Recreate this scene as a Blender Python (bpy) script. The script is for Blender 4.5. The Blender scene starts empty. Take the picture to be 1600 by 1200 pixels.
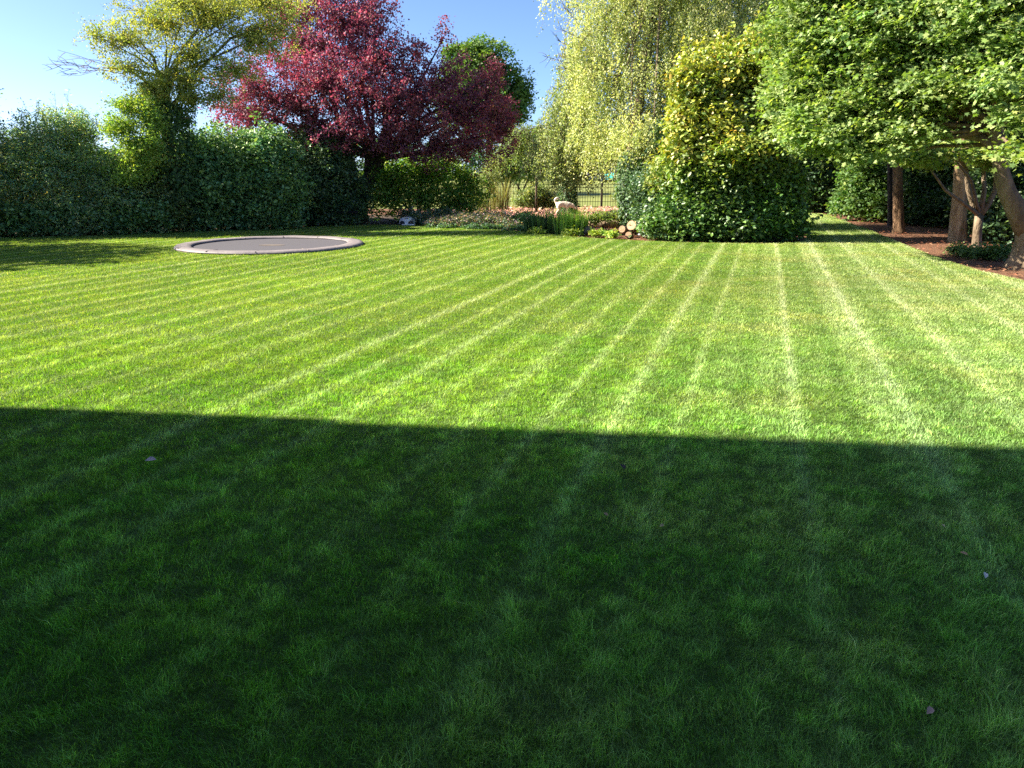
import bpy, math, random
import numpy as np
random.seed(7)
rng = np.random.default_rng(11)
scene = bpy.context.scene
COL = scene.collection

# ------------------------------------------------------------------ camera
F = 1180.0; H = 1.65; PT = math.radians(15.7)
cd = bpy.data.cameras.new("camera"); cam = bpy.data.objects.new("camera", cd); COL.objects.link(cam)
cd.sensor_width = 36; cd.lens = F / 1600 * 36; cd.clip_end = 2000; cd.clip_start = 0.05
cam.location = (0, 0, H); cam.rotation_euler = (math.pi / 2 - PT, 0, 0)
scene.camera = cam

# ------------------------------------------------------------------ light
SUN_EL = math.radians(35); SUN_AZ = math.radians(-83.4)     # compass from +Y, clockwise
SDIR = np.array([math.sin(SUN_AZ) * math.cos(SUN_EL), math.cos(SUN_AZ) * math.cos(SUN_EL), math.sin(SUN_EL)])
w = bpy.data.worlds.new("World"); scene.world = w; w.use_nodes = True
nt = w.node_tree; bg = nt.nodes["Background"]
sky = nt.nodes.new("ShaderNodeTexSky"); sky.sky_type = 'NISHITA'; sky.sun_disc = False
sky.sun_elevation = SUN_EL; sky.sun_rotation = SUN_AZ
sky.air_density = 0.5; sky.dust_density = 0.8; sky.ozone_density = 5.0; sky.altitude = 0
nt.links.new(sky.outputs[0], bg.inputs[0]); bg.inputs[1].default_value = 0.060
sd = bpy.data.lights.new("sun", 'SUN'); sun = bpy.data.objects.new("sun", sd); COL.objects.link(sun)
sd.energy = 4.25; sd.angle = math.radians(0.53); sd.color = (1.0, 0.88, 0.69)
from mathutils import Vector
sun.rotation_euler = Vector(SDIR).to_track_quat('Z', 'Y').to_euler(); sun.location = (-20, 5, 20)
scene.view_settings.view_transform = 'Standard'; scene.view_settings.look = 'None'
scene.view_settings.exposure = 2.25; scene.view_settings.gamma = 1.0
scene.cycles.use_denoising = False; scene.cycles.use_adaptive_sampling = False
scene.cycles.max_bounces = 8; scene.cycles.diffuse_bounces = 6; scene.cycles.glossy_bounces = 2
scene.cycles.transmission_bounces = 4; scene.cycles.transparent_max_bounces = 8

# ------------------------------------------------------------------ helpers
def G(px, py):
    "ground point seen at a pixel of the 1600x1200 photograph"
    u = (px - 800) / F; v = -(py - 600) / F
    dy = math.cos(PT) + v * math.sin(PT); dz = -math.sin(PT) + v * math.cos(PT)
    t = -H / dz; return (u * t, dy * t)
def P(px, py, Y):
    "point at depth Y metres seen at a pixel"
    u = (px - 800) / F; v = -(py - 600) / F
    dy = math.cos(PT) + v * math.sin(PT); dz = -math.sin(PT) + v * math.cos(PT)
    t = Y / dy; return np.array([u * t, Y, H + dz * t])
def PR(r, Y): return r * Y * 1.0 / F          # pixel length to metres at depth Y
def tag(o, label=None, cat=None, group=None, kind=None):
    if label: o['label'] = label
    if cat: o['category'] = cat
    if group: o['group'] = group
    if kind: o['kind'] = kind
    return o
def empty(name, loc, label, cat, group=None, rz=0):
    o = bpy.data.objects.new(name, None); COL.objects.link(o); o.location = loc; o.rotation_euler.z = rz
    o.empty_display_size = 0.2
    return tag(o, label, cat, group)
def norm(a): return a / (np.linalg.norm(a, axis=-1, keepdims=True) + 1e-9)
def mesh_np(name, V, Fc, mat, parent=None, n=3, col=None, smooth=False):
    "fast mesh from arrays; Fc is (m,n); V in world space, object origin set to the parent's"
    me = bpy.data.meshes.new(name)
    V = np.asarray(V, dtype=np.float32); Fc = np.asarray(Fc, dtype=np.int32)
    if parent is not None: V = V - np.array(parent.matrix_basis.translation, dtype=np.float32)
    me.vertices.add(len(V)); me.vertices.foreach_set("co", V.ravel())
    m = len(Fc); me.loops.add(m * n); me.loops.foreach_set("vertex_index", Fc.ravel())
    me.polygons.add(m); me.polygons.foreach_set("loop_start", np.arange(0, m * n, n, dtype=np.int32))
    me.update(calc_edges=True)
    if smooth: me.polygons.foreach_set("use_smooth", np.ones(m, dtype=bool))
    if col is not None:
        at = me.color_attributes.new("col", 'FLOAT_COLOR', 'POINT')
        c4 = np.ones((len(V), 4), dtype=np.float32); c4[:, :3] = col
        at.data.foreach_set("color", c4.ravel())
    me.materials.append(mat)
    o = bpy.data.objects.new(name, me); COL.objects.link(o)
    if parent is not None: o.parent = parent
    return o
class MB:
    "collects quads/tris of simple solids into one mesh"
    def __init__(s): s.v = []; s.f = []
    def add(s, vs, fs):
        b = len(s.v); s.v += [tuple(map(float, p)) for p in vs]; s.f += [tuple(b + i for i in f) for f in fs]; return s
    def box(s, c, d, rz=0, bev=0, tilt=None):
        hx, hy, hz = d[0] / 2, d[1] / 2, d[2] / 2
        b = min(bev, hx * .9, hy * .9, hz * .9)
        vs = []
        if b > 0:
            for zz, ins in ((-hz, b), (-hz + b, 0), (hz - b, 0), (hz, b)):
                x, y = hx - ins, hy - ins
                k = b * .6 if ins == 0 else b * .3
                for p in ((-x + k, -y), (x - k, -y), (x, -y + k), (x, y - k), (x - k, y), (-x + k, y), (-x, y - k), (-x, -y + k)): vs.append((p[0], p[1], zz))
            fs = [tuple(range(7, -1, -1)), tuple(range(24, 32))]
            for L in range(3):
                for i in range(8): j = (i + 1) % 8; fs.append((L * 8 + i, L * 8 + j, L * 8 + 8 + j, L * 8 + 8 + i))
        else:
            vs = [(x, y, z) for z in (-hz, hz) for x, y in ((-hx, -hy), (hx, -hy), (hx, hy), (-hx, hy))]
            fs = [(3, 2, 1, 0), (4, 5, 6, 7), (0, 1, 5, 4), (1, 2, 6, 5), (2, 3, 7, 6), (3, 0, 4, 7)]
        if tilt is not None: vs = [tuple(tilt @ Vector(p)) for p in vs]
        ca, sa = math.cos(rz), math.sin(rz)
        return s.add([(c[0] + x * ca - y * sa, c[1] + x * sa + y * ca, c[2] + z) for x, y, z in vs], fs)
    def tube(s, pts, rad, n=8, cap=True, wob=0.0):
        pts = [np.array(p, float) for p in pts]; rings = []
        up = np.array([0.3, 0.9, 0.1])
        for i, p in enumerate(pts):
            d = pts[min(i + 1, len(pts) - 1)] - pts[max(i - 1, 0)]; d = d / (np.linalg.norm(d) + 1e-9)
            a = np.cross(d, up); a /= np.linalg.norm(a) + 1e-9; b = np.cross(d, a)
            r = rad[i] if hasattr(rad, '__len__') else rad
            rings.append([p + (a * math.cos(t) + b * math.sin(t)) * r * (1 + wob * random.uniform(-1, 1)) for t in [2 * math.pi * k / n for k in range(n)]])
        vs = [q for r in rings for q in r]; fs = []
        for i in range(len(rings) - 1):
            for k in range(n): j = (k + 1) % n; fs.append((i * n + k, i * n + j, i * n + n + j, i * n + n + k))
        if cap: fs.append(tuple(range(n - 1, -1, -1))); fs.append(tuple(range((len(rings) - 1) * n, len(rings) * n)))
        return s.add(vs, fs)
    def build(s, name, mat, parent=None, smooth=False):
        me = bpy.data.meshes.new(name); off = Vector((0, 0, 0))
        me.from_pydata(s.v, [], s.f); me.validate(); me.update()
        if smooth: me.polygons.foreach_set("use_smooth", [True] * len(me.polygons))
        me.materials.append(mat)
        o = bpy.data.objects.new(name, me); COL.objects.link(o)
        if parent is not None: o.parent = parent
        return o
def local(o_parent, pts):
    t = o_parent.location
    return [(p[0] - t[0], p[1] - t[1], p[2] - t[2]) for p in pts]

# value noise in numpy
_perm = rng.permutation(4096)
_vals = rng.random(4096)
def vnoise(x, y, z=None):
    x = np.asarray(x, float); y = np.asarray(y, float); z = np.zeros_like(x) if z is None else np.asarray(z, float)
    xi = np.floor(x).astype(int); yi = np.floor(y).astype(int); zi = np.floor(z).astype(int)
    fx, fy, fz = x - xi, y - yi, z - zi
    fx = fx * fx * (3 - 2 * fx); fy = fy * fy * (3 - 2 * fy); fz = fz * fz * (3 - 2 * fz)
    def h(i, j, k): return _vals[_perm[(i + _perm[(j + _perm[k & 4095]) & 4095]) & 4095]]
    r = 0
    for a in (0, 1):
        for b in (0, 1):
            for c in (0, 1):
                r = r + h(xi + a, yi + b, zi + c) * (fx if a else 1 - fx) * (fy if b else 1 - fy) * (fz if c else 1 - fz)
    return r
def fbm(x, y, z=None, o=3):
    s = 0; a = 0.5; t = 0
    z = np.zeros_like(np.asarray(x, float)) if z is None else z
    for i in range(o): s = s + a * vnoise(x * 2 ** i + 17 * i, y * 2 ** i, z * 2 ** i); t += a; a *= .5
    return s / t

# ------------------------------------------------------------------ materials
def newmat(name):
    m = bpy.data.materials.new(name); m.use_nodes = True
    t = m.node_tree; t.nodes.clear(); out = t.nodes.new("ShaderNodeOutputMaterial"); return m, t, out
def N(t, kind, **kw):
    n = t.nodes.new(kind)
    for k, v in kw.items():
        if k.startswith('i_'):
            key = k[2:]; key = int(key) if key.isdigit() else key.replace('_', ' ')
            n.inputs[key].default_value = v
        else: setattr(n, k, v)
    return n
def leaf_mat(name, trans=0.35, gloss=0.08, rough=0.4, tcol=(1.25, 1.3, 0.45)):
    "leaf: diffuse + light coming through + a waxy sheen, colour from the leaf's own attribute"
    m, t, out = newmat(name)
    a = N(t, "ShaderNodeAttribute", attribute_name="col")
    d = N(t, "ShaderNodeBsdfDiffuse"); t.links.new(a.outputs[0], d.inputs[0])
    mul = N(t, "ShaderNodeVectorMath", operation='MULTIPLY'); mul.inputs[1].default_value = tcol
    t.links.new(a.outputs[0], mul.inputs[0])
    tr = N(t, "ShaderNodeBsdfTranslucent"); t.links.new(mul.outputs[0], tr.inputs[0])
    mx = N(t, "ShaderNodeMixShader", i_0=trans); t.links.new(d.outputs[0], mx.inputs[1]); t.links.new(tr.outputs[0], mx.inputs[2])
    gl = N(t, "ShaderNodeBsdfGlossy"); gl.inputs['Roughness'].default_value = rough; gl.inputs[0].default_value = (.9, .95, 1, 1)
    m2 = N(t, "ShaderNodeMixShader", i_0=gloss); t.links.new(mx.outputs[0], m2.inputs[1]); t.links.new(gl.outputs[0], m2.inputs[2])
    t.links.new(m2.outputs[0], out.inputs[0]); return m
def surf_mat(name, c1, c2, scale=5, rough=0.85, bump=0.3, stretch=(1, 1, 1), c3=None, detail=6, metal=0, bscale=None, spec=0.3):
    m, t, out = newmat(name)
    tc = N(t, "ShaderNodeTexCoord"); mp = N(t, "ShaderNodeMapping"); mp.inputs['Scale'].default_value = stretch
    t.links.new(tc.outputs['Object'], mp.inputs[0])
    n = N(t, "ShaderNodeTexNoise", i_Scale=scale, i_Detail=detail, i_Roughness=0.65); t.links.new(mp.outputs[0], n.inputs['Vector'])
    r = N(t, "ShaderNodeValToRGB"); r.color_ramp.elements[0].position = .3; r.color_ramp.elements[1].position = .7
    r.color_ramp.elements[0].color = (*c1, 1); r.color_ramp.elements[1].color = (*c2, 1)
    if c3: e = r.color_ramp.elements.new(.5); e.color = (*c3, 1)
    t.links.new(n.outputs[0], r.inputs[0])
    b = N(t, "ShaderNodeBsdfPrincipled"); b.inputs['Roughness'].default_value = rough; b.inputs['Metallic'].default_value = metal
    b.inputs['Specular IOR Level'].default_value = spec
    t.links.new(r.outputs[0], b.inputs['Base Color'])
    n2 = N(t, "ShaderNodeTexNoise", i_Scale=bscale or scale * 3, i_Detail=5.0); t.links.new(mp.outputs[0], n2.inputs['Vector'])
    bp = N(t, "ShaderNodeBump", i_Strength=bump, i_Distance=0.05); t.links.new(n2.outputs[0], bp.inputs['Height']); t.links.new(bp.outputs[0], b.inputs['Normal'])
    t.links.new(b.outputs[0], out.inputs[0]); return m
M = dict(
    leaf=leaf_mat("leaf_soft", .40, .03, .6),
    waxy=leaf_mat("leaf_waxy", .25, .055, .5),
    plum=leaf_mat("leaf_purple", .36, .03, .6, (1.5, .7, .9)),
    birch=leaf_mat("leaf_birch", .40, .03, .6, (1.15, 1.2, .6)),
    grass=leaf_mat("grass_blade", .40, .018, .6, (1.25, 1.25, .4)),
    petal=leaf_mat("petal", .30, .03, .5, (1, 1, 1)),
    bark=surf_mat("bark_brown", (.07, .05, .035), (.22, .17, .12), 8, .9, .8, (1, 1, .25), (.13, .10, .07)),
    barkred=surf_mat("bark_red_brown", (.055, .032, .02), (.30, .19, .115), 14, .95, 1.0, (1, 1, .18), (.16, .10, .06), bscale=34),
    barkpale=surf_mat("bark_pale", (.085, .065, .045), (.27, .21, .15), 7, .9, .9, (1, 1, .3), (.17, .13, .09), bscale=30),
    barkdark=surf_mat("bark_dark", (.03, .022, .02), (.09, .07, .06), 9, .9, .8, (1, 1, .3)),
    twig=surf_mat("twig", (.09, .06, .045), (.17, .13, .10), 12, .9, .2),
    mulch=surf_mat("bark_mulch", (.07, .035, .02), (.32, .165, .10), 28, .95, 1.0, (1, 1, 1), (.17, .085, .05), bscale=60),
    soil=surf_mat("soil", (.03, .022, .015), (.09, .06, .04), 14, .95, .8),
    turf=surf_mat("turf_base", (.045, .085, .015), (.09, .16, .028), 6, .95, .8, (1, 1, 1), (.065, .12, .02), bscale=60),
    field=surf_mat("field_grass", (.13, .17, .04), (.19, .21, .055), .12, .95, .4, (1, 1, 1), (.16, .19, .045)),
    rock=surf_mat("sandstone", (.25, .17, .11), (.52, .40, .28), 5, .9, .8, (1, 1, 2), (.38, .28, .19)),
    rockdark=surf_mat("dark_rock", (.09, .08, .08), (.22, .2, .19), 6, .9, .8),
    barkwarm=surf_mat("bark_warm_pale", (.14, .085, .05), (.50, .35, .22), 10, .95, 1.0, (1, 1, .25), (.33, .22, .13), bscale=30),
    cut=surf_mat("cut_wood", (.34, .21, .12), (.55, .38, .25), 9, .8, .3),
    black=surf_mat("trampoline_mat", (.075, .075, .095), (.10, .10, .12), 60, .55, .1, spec=.4),
    dark=surf_mat("dark_plastic", (.012, .013, .02), (.03, .03, .04), 20, .5, .1),
    pad=surf_mat("pad_vinyl", (.165, .15, .165), (.23, .21, .225), 3, .6, .2, spec=.3),
    padside=surf_mat("pad_edge", (.10, .085, .08), (.16, .14, .13), 5, .7, .2),
    white=surf_mat("white_plastic", (.70, .70, .74), (.80, .80, .84), 5, .4, .05),
    fence=surf_mat("fence_green_wire", (.015, .022, .015), (.04, .05, .035), 20, .55, .1),
    post=surf_mat("fence_post", (.07, .065, .05), (.16, .14, .11), 10, .8, .4, (1, 1, .2)),
)

# ------------------------------------------------------------------ ground
def poly(name, pts, z, mat, depth=0.0):
    b = MB(); n = len(pts)
    if depth:
        b.add([(x, y, z) for x, y in pts] + [(x, y, z - depth) for x, y in pts], [tuple(range(n))] + [(i, n + i, n + (i + 1) % n, (i + 1) % n) for i in range(n)])
    else: b.add([(x, y, z) for x, y in pts], [tuple(range(n))])
    return b.build(name, mat)
tag(poly("ground", [(-900, -200), (900, -200), (900, 1500), (-900, 1500)], -0.12, M['field']), kind='structure')
def grid_sheet(name, x0, x1, y0, y1, n, z, amp, sc, mat):
    xs = np.linspace(x0, x1, n); ys = np.linspace(y0, y1, n); X, Yy = np.meshgrid(xs, ys)
    Zz = z + amp * (fbm(X * sc, Yy * sc, o=4) - .5)
    V = np.stack([X.ravel(), Yy.ravel(), Zz.ravel()], 1); i = np.arange(n * n).reshape(n, n)
    Fq = np.stack([i[:-1, :-1].ravel(), i[:-1, 1:].ravel(), i[1:, 1:].ravel(), i[1:, :-1].ravel()], 1)
    return mesh_np(name, V, Fq, mat, n=4, smooth=True)
tag(grid_sheet("garden_bed", -32, 34, -8, 36.2, 260, -0.025, .05, 1.5, M['mulch']), kind='structure')
tag(grid_sheet("soil_bed", -32, .4, 18.0, 30.5, 120, .012, .05, 1.7, M['soil']), kind='structure')
tag(grid_sheet("field", -140, 160, 36.25, 150, 120, -0.02, .10, .1, M['field']), kind='structure')

LAWN = [(-3.5, -7.5), (-14, -7.5), (-24, 5), (-22, 14)] + [G(*p) for p in ((-260, 392), (-120, 381), (0, 374), (75, 372), (150, 370), (225, 367), (300, 364), (375, 361), (450, 358), (510, 355), (560, 353), (610, 353), (650, 354), (700, 357), (750, 359), (800, 362), (850, 367), (900, 372), (950, 375.5), (1000, 378), (1050, 380), (1100, 381.5), (1150, 382), (1200, 382), (1240, 381), (1256, 378), (1262, 372), (1256, 362), (1246, 350), (1238, 340), (1243, 336), (1262, 334.5), (1285, 335), (1300, 339), (1312, 344), (1366, 364), (1420, 387), (1476, 409), (1533, 426), (1598, 441), (1680, 462), (1850, 505))] + [(11, 6), (12.5, -1), (12, -7.5)]
LP = np.array(LAWN)
def inpoly(x, y, pts):
    ins = np.zeros(len(x), bool); n = len(pts); j = n - 1
    for i in range(n):
        xi, yi = pts[i]; xj, yj = pts[j]
        c = ((yi > y) != (yj > y)) & (x < (xj - xi) * (y - yi) / (yj - yi + 1e-12) + xi); ins ^= c; j = i
    return ins
tag(poly("lawn", LAWN, 0.03, M['turf'], .1), kind='structure')
tag(bpy.data.objects["lawn"], kind='structure')

A18 = math.radians(18.07); CA, SA = math.cos(A18), math.sin(A18)
BR = [(.33, .035, 1.05), (1.06, .04, 1.05), (-.42, .035, .85), (-.84, .035, .95), (-1.29, .035, 1.1), (1.75, .05, .7), (2.2, .05, .5), (2.65, .05, .7), (3.1, .05, .5), (3.6, .06, .6), (4.1, .06, .5), (4.6, .06, .5), (.85, .12, .3), (-.2, .1, .3)]
DK = [(-.03, .05, .8), (.70, .05, 1.0), (1.33, .05, .7), (2.1, .06, .6), (-.62, .06, .6), (-1.05, .07, .7), (2.9, .07, .4)]
s0 = -1.74
k = 0
while s0 > -24:
    BR.append((s0, .032 + .02 * random.random(), random.uniform(.5, 1.25))); DK.append((s0 + .22, .08, random.uniform(.3, .9))); s0 -= .46 + random.uniform(-.03, .03); k += 1
TS = np.linspace(-30, 20, 10001); TV = np.zeros_like(TS)
for c, wd, a in BR: TV += a * np.exp(-((TS - c) / wd) ** 2 / 2)
TV += .20 * np.tanh(2.2 * np.sin(2 * math.pi * (TS + .12) / .92))
for c, wd, a in DK: TV -= .8 * a * np.exp(-((TS - c) / wd) ** 2 / 2)
def stripe(x, y):
    s = x * CA - y * SA + .05 * (fbm(x * .25 + 3, y * .12, o=2) - .5)
    al = x * SA + y * CA
    fade = .68 + .5 * fbm(s * 1.2 + 9, al * .28, o=3)
    return np.interp(s, TS, TV) * fade, s, al

def grass_blades():
    zones = [(0.9, 2.6, 34000, .030, .0021), (2.6, 4.3, 22000, .028, .0027), (4.3, 7.5, 12500, .024, .0040), (7.5, 12, 6000, .024, .0072), (12, 19, 3200, .023, .011), (19, 34, 1300, .026, .018)]
    XS = []
    for (r0, r1, dens, hgt, wid) in zones:
        xm = .86 * r1 + 1.2
        n = int(dens * (r1 - r0) * 2 * xm * .97)
        x = rng.uniform(-xm, xm, n); y = rng.uniform(r0, r1, n)
        # wedge test with a margin, so a step to the side still finds grass
        ok = np.abs(x) < .72 * y + 1.2
        x, y = x[ok], y[ok]
        ok = inpoly(x, y, LAWN) ; x, y = x[ok], y[ok]
        rt = (x + 5.48) ** 2 + (y - 17.45) ** 2 > 2.09 ** 2
        x, y = x[rt], y[rt]
        XS.append((x, y, np.full(len(x), hgt), np.full(len(x), wid)))
    x, y, hh, ww = [np.concatenate([z[i] for z in XS]) for i in range(4)]
    n = len(x)
    st, s, al = stripe(x, y)
    tuft = fbm(x * 12, y * 12, o=3); patch = fbm(x * 1.6 + 40, y * 1.6, o=4); big = fbm(x * .35 + 9, y * .35, o=3)
    cross = fbm(s * 1.0 + 5, al * 5.5, o=3)
    fr = np.clip((y - 4) / 6, 0, 1); tuft = tuft * (1 - .6 * fr) + .5 * .6 * fr
    clmp = 1.15 * (fbm(x * 16 + 21, y * 16 + 8, o=3) - .5) * (1 - .6 * fr) + .22 * (fbm(x * 3.1, y * 3.1 + 8, o=2) - .5) * (1 - fr)
    st = st * (.5 + .5 * np.clip((y - 2.5) / 3.5, 0, 1))
    wild = rng.random(n) < .03
    hh = hh * np.where(wild, 1.6, 1.0) * (1 + .9 * clmp)
    hh = hh * (.55 + .9 * tuft) * rng.uniform(.6, 1.25, n)
    # lean: mown grain + swirl
    ang = 2 * math.pi * fbm(x * 2.2 + 50, y * 2.2, o=3) * 2
    gdir = np.stack([np.full(n, SA), np.full(n, CA)], 1)
    lean = gdir * (st * .35)[:, None] + .32 * np.stack([np.cos(ang), np.sin(ang)], 1) * rng.uniform(.3, 1, n)[:, None] + rng.normal(0, .5, (n, 2))
    th = rng.uniform(0, 2 * math.pi, n)
    wv = np.stack([np.cos(th), np.sin(th), np.zeros(n)], 1) * (ww * rng.uniform(.6, 1.3, n))[:, None] * .5
    base = np.stack([x, y, np.full(n, .028)], 1)
    mid = base + np.concatenate([lean * hh[:, None] * .35, hh[:, None] * .62], 1)
    tip = base + np.concatenate([lean * hh[:, None] * 1.05, hh[:, None] * rng.uniform(.75, 1.05, n)[:, None]], 1)
    # colour of the grass itself: mown grain, species patches, dry blades; last, a painted shade tint
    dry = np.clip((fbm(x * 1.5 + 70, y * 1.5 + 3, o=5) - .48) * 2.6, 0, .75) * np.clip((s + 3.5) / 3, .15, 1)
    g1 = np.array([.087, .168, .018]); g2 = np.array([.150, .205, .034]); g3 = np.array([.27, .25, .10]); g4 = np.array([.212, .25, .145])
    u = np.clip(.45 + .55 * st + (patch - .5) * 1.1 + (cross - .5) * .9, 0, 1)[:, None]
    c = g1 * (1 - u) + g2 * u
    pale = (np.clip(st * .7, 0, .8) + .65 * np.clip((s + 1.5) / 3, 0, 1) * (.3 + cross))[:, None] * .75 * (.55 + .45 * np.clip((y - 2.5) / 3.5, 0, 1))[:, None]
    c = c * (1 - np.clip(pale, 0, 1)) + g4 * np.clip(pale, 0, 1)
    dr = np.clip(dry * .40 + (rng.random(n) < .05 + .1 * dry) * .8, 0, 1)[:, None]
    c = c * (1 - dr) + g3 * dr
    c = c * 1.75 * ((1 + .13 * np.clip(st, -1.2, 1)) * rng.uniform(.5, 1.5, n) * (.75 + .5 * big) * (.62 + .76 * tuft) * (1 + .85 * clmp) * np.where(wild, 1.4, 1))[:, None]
    nr = np.clip((9 - y) / 6, 0, 1)[:, None]; c = c * (1 - nr * np.array([.17, -.13, .04]))  # house shade's deeper green put into the near blades' colour, fading out with distance
    near = y < 7.5
    # near blades: 5 verts (bent), far blades: 3 verts
    iN = np.where(near)[0]; iF = np.where(~near)[0]
    V = np.concatenate([np.stack([base[iN] - wv[iN], base[iN] + wv[iN], mid[iN] + wv[iN] * .75, mid[iN] - wv[iN] * .75, tip[iN]], 1).reshape(-1, 3),
                        np.stack([base[iF] - wv[iF], base[iF] + wv[iF], tip[iF]], 1).reshape(-1, 3)])
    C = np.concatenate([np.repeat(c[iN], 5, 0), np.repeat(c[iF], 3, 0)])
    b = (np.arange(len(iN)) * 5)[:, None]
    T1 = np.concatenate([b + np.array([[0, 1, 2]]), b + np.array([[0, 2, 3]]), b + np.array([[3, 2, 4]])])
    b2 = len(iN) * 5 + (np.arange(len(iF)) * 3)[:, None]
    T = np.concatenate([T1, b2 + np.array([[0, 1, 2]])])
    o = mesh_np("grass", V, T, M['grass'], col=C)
    tag(o, kind='stuff', label="short mown striped lawn grass, half in house shadow, half sunlit", cat="grass")
    print("grass blades", n)
grass_blades()

# ------------------------------------------------------------------ foliage kit
def template(kind):
    if kind == 'simple':   # folded rhombus
        v = [(0, 0, 0), (.34, .5, .12), (0, 1, 0), (-.34, .5, .12)]; f = [(0, 1, 2), (0, 2, 3)]
    elif kind == 'narrow':
        v = [(0, 0, 0), (.16, .45, .05), (0, 1, -.08), (-.16, .45, .05)]; f = [(0, 1, 2), (0, 2, 3)]
    elif kind == 'ovate':
        v = [(0, 0, 0), (.25, .28, .10), (.27, .62, .08), (0, 1, -.10), (-.27, .62, .08), (-.25, .28, .10), (0, .5, 0)]
        f = [(0, 1, 6), (1, 2, 6), (2, 3, 6), (3, 4, 6), (4, 5, 6), (5, 0, 6)]
    elif kind == 'maple':
        v = [(0, .0, 0), (.42, .12, .08), (.24, .34, .04), (.52, .66, -.02), (.18, .62, .05), (0, 1, -.1), (-.18, .62, .05), (-.52, .66, -.02), (-.24, .34, .04), (-.42, .12, .08), (0, .42, .05)]
        f = [(i, i + 1, 10) for i in range(9)] + [(9, 0, 10)]
    return np.array(v, np.float32), np.array(f, np.int32)
def leaves(name, pos, size, mat, pal, parent=None, kind='simple', nb=(0, 0, .5), nspread=1.0, axis=None, aspread=.6, cmul=None, jit=.18):
    "one leaf per position; pal = list of (weight, rgb)"
    T, Fc = template(kind); n = len(pos)
    nb = np.asarray(nb, float)
    nrm = norm(nb + rng.normal(0, nspread * .6, (n, 3)))
    ax = rng.normal(0, 1, (n, 3)) if axis is None else np.asarray(axis) + rng.normal(0, aspread, (n, 3))
    ax = norm(ax - nrm * np.sum(ax * nrm, 1, keepdims=True)); sd_ = np.cross(ax, nrm)
    sz = (size * rng.uniform(.45, 1.4, n))[:, None, None]
    V = pos[:, None, :] + sz * (T[None, :, 0:1] * sd_[:, None] + T[None, :, 1:2] * ax[:, None] + T[None, :, 2:3] * nrm[:, None])
    k = len(T); Fa = (np.arange(n) * k)[:, None, None] + Fc[None]
    wts = np.array([p[0] for p in pal], float); wts /= wts.sum(); cols = np.array([p[1] for p in pal], float)
    c = cols[rng.choice(len(pal), n, p=wts)] * 1.7 * rng.uniform(1 - jit, 1 + jit, (n, 1))
    if cmul is not None: c = c * cmul
    return mesh_np(name, V.reshape(-1, 3), Fa.reshape(-1, 3), mat, parent, col=np.repeat(c, k, 0))
def sticks(name, A, B, ra, rb, mat, parent=None, sag=0.0, nseg=3):
    "many thin tapered three-sided twigs from A to B in one mesh"
    n = len(A); A = np.asarray(A); B = np.asarray(B); d = norm(B - A)
    s1 = norm(np.cross(d, np.array([.31, .2, .93]))); s2 = np.cross(d, s1)
    ra = np.broadcast_to(ra, (n,)); rb = np.broadcast_to(rb, (n,))
    off = rng.normal(0, 1, (n, 3)) * np.linalg.norm(B - A, axis=1, keepdims=True) * .06
    rings = []
    for i in range(nseg + 1):
        t = i / nseg; p = A + (B - A) * t + off * math.sin(math.pi * t); p[:, 2] += sag * math.sin(math.pi * t) * np.linalg.norm(B - A, axis=1)
        r = (ra * (1 - t) + rb * t)[:, None]
        for a in (0, 2.094, 4.189): rings.append(p + r * (s1 * math.cos(a) + s2 * math.sin(a)))
    V = np.stack(rings, 1).reshape(-1, 3); k = 3 * (nseg + 1); f = []
    for i in range(nseg):
        for j in range(3): f.append((i * 3 + j, i * 3 + (j + 1) % 3, i * 3 + 3 + (j + 1) % 3, i * 3 + 3 + j))
    Fa = (np.arange(n) * k)[:, None, None] + np.array(f)[None]
    return mesh_np(name, V, Fa.reshape(-1, 4), mat, parent, n=4)
def clumps(blobs, n, shell=.5, rag=.35, seed=0, freq=1.1, zmin=.05, up=0.0):
    "clump centres through the crown's volume, pushed towards an uneven shell; returns centres, outward direction, blob id"
    w_ = np.array([b[3] * b[4] * b[5] if len(b) > 5 else b[3] ** 3 for b in blobs]) ** .75; w_ /= w_.sum()
    w_ = w_ * np.array([b[6] if len(b) > 6 else 1 for b in blobs]); w_ /= w_.sum()
    ids = rng.choice(len(blobs), n, p=w_)
    d = norm(rng.normal(0, 1, (n, 3))); r = rng.random(n) ** shell
    c = np.array([b[:3] for b in blobs])[ids]; R = np.array([(b[3:6] if len(b) > 5 else (b[3],) * 3) for b in blobs])[ids]
    q = c + d * R
    bump = 1 + rag * 2 * (fbm(q[:, 0] * freq + seed, q[:, 1] * freq, q[:, 2] * freq, o=3) - .5)
    p = c + d * R * (r * bump)[:, None]
    ok = p[:, 2] > zmin
    return p[ok], d[ok], ids[ok]
def spread(cp, per, rad, flat=1.0, tilt=.35):
    "leaf positions around clump centres: flattened discs with their own tilt"
    n = len(cp); nn = norm(np.array([0, 0, 1.0]) + rng.normal(0, tilt, (n, 3)))
    s1 = norm(np.cross(nn, rng.normal(0, 1, (n, 3)))); s2 = np.cross(nn, s1)
    rr = rad * rng.uniform(.6, 1.3, n)
    L = rng.normal(0, .5, (n, per, 3)); L[:, :, 2] *= flat
    pos = cp[:, None] + (L[:, :, 0:1] * s1[:, None] + L[:, :, 1:2] * s2[:, None] + L[:, :, 2:3] * nn[:, None]) * rr[:, None, None]
    return pos.reshape(-1, 3), np.repeat(nn, per, 0), np.repeat(np.arange(n), per)
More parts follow.
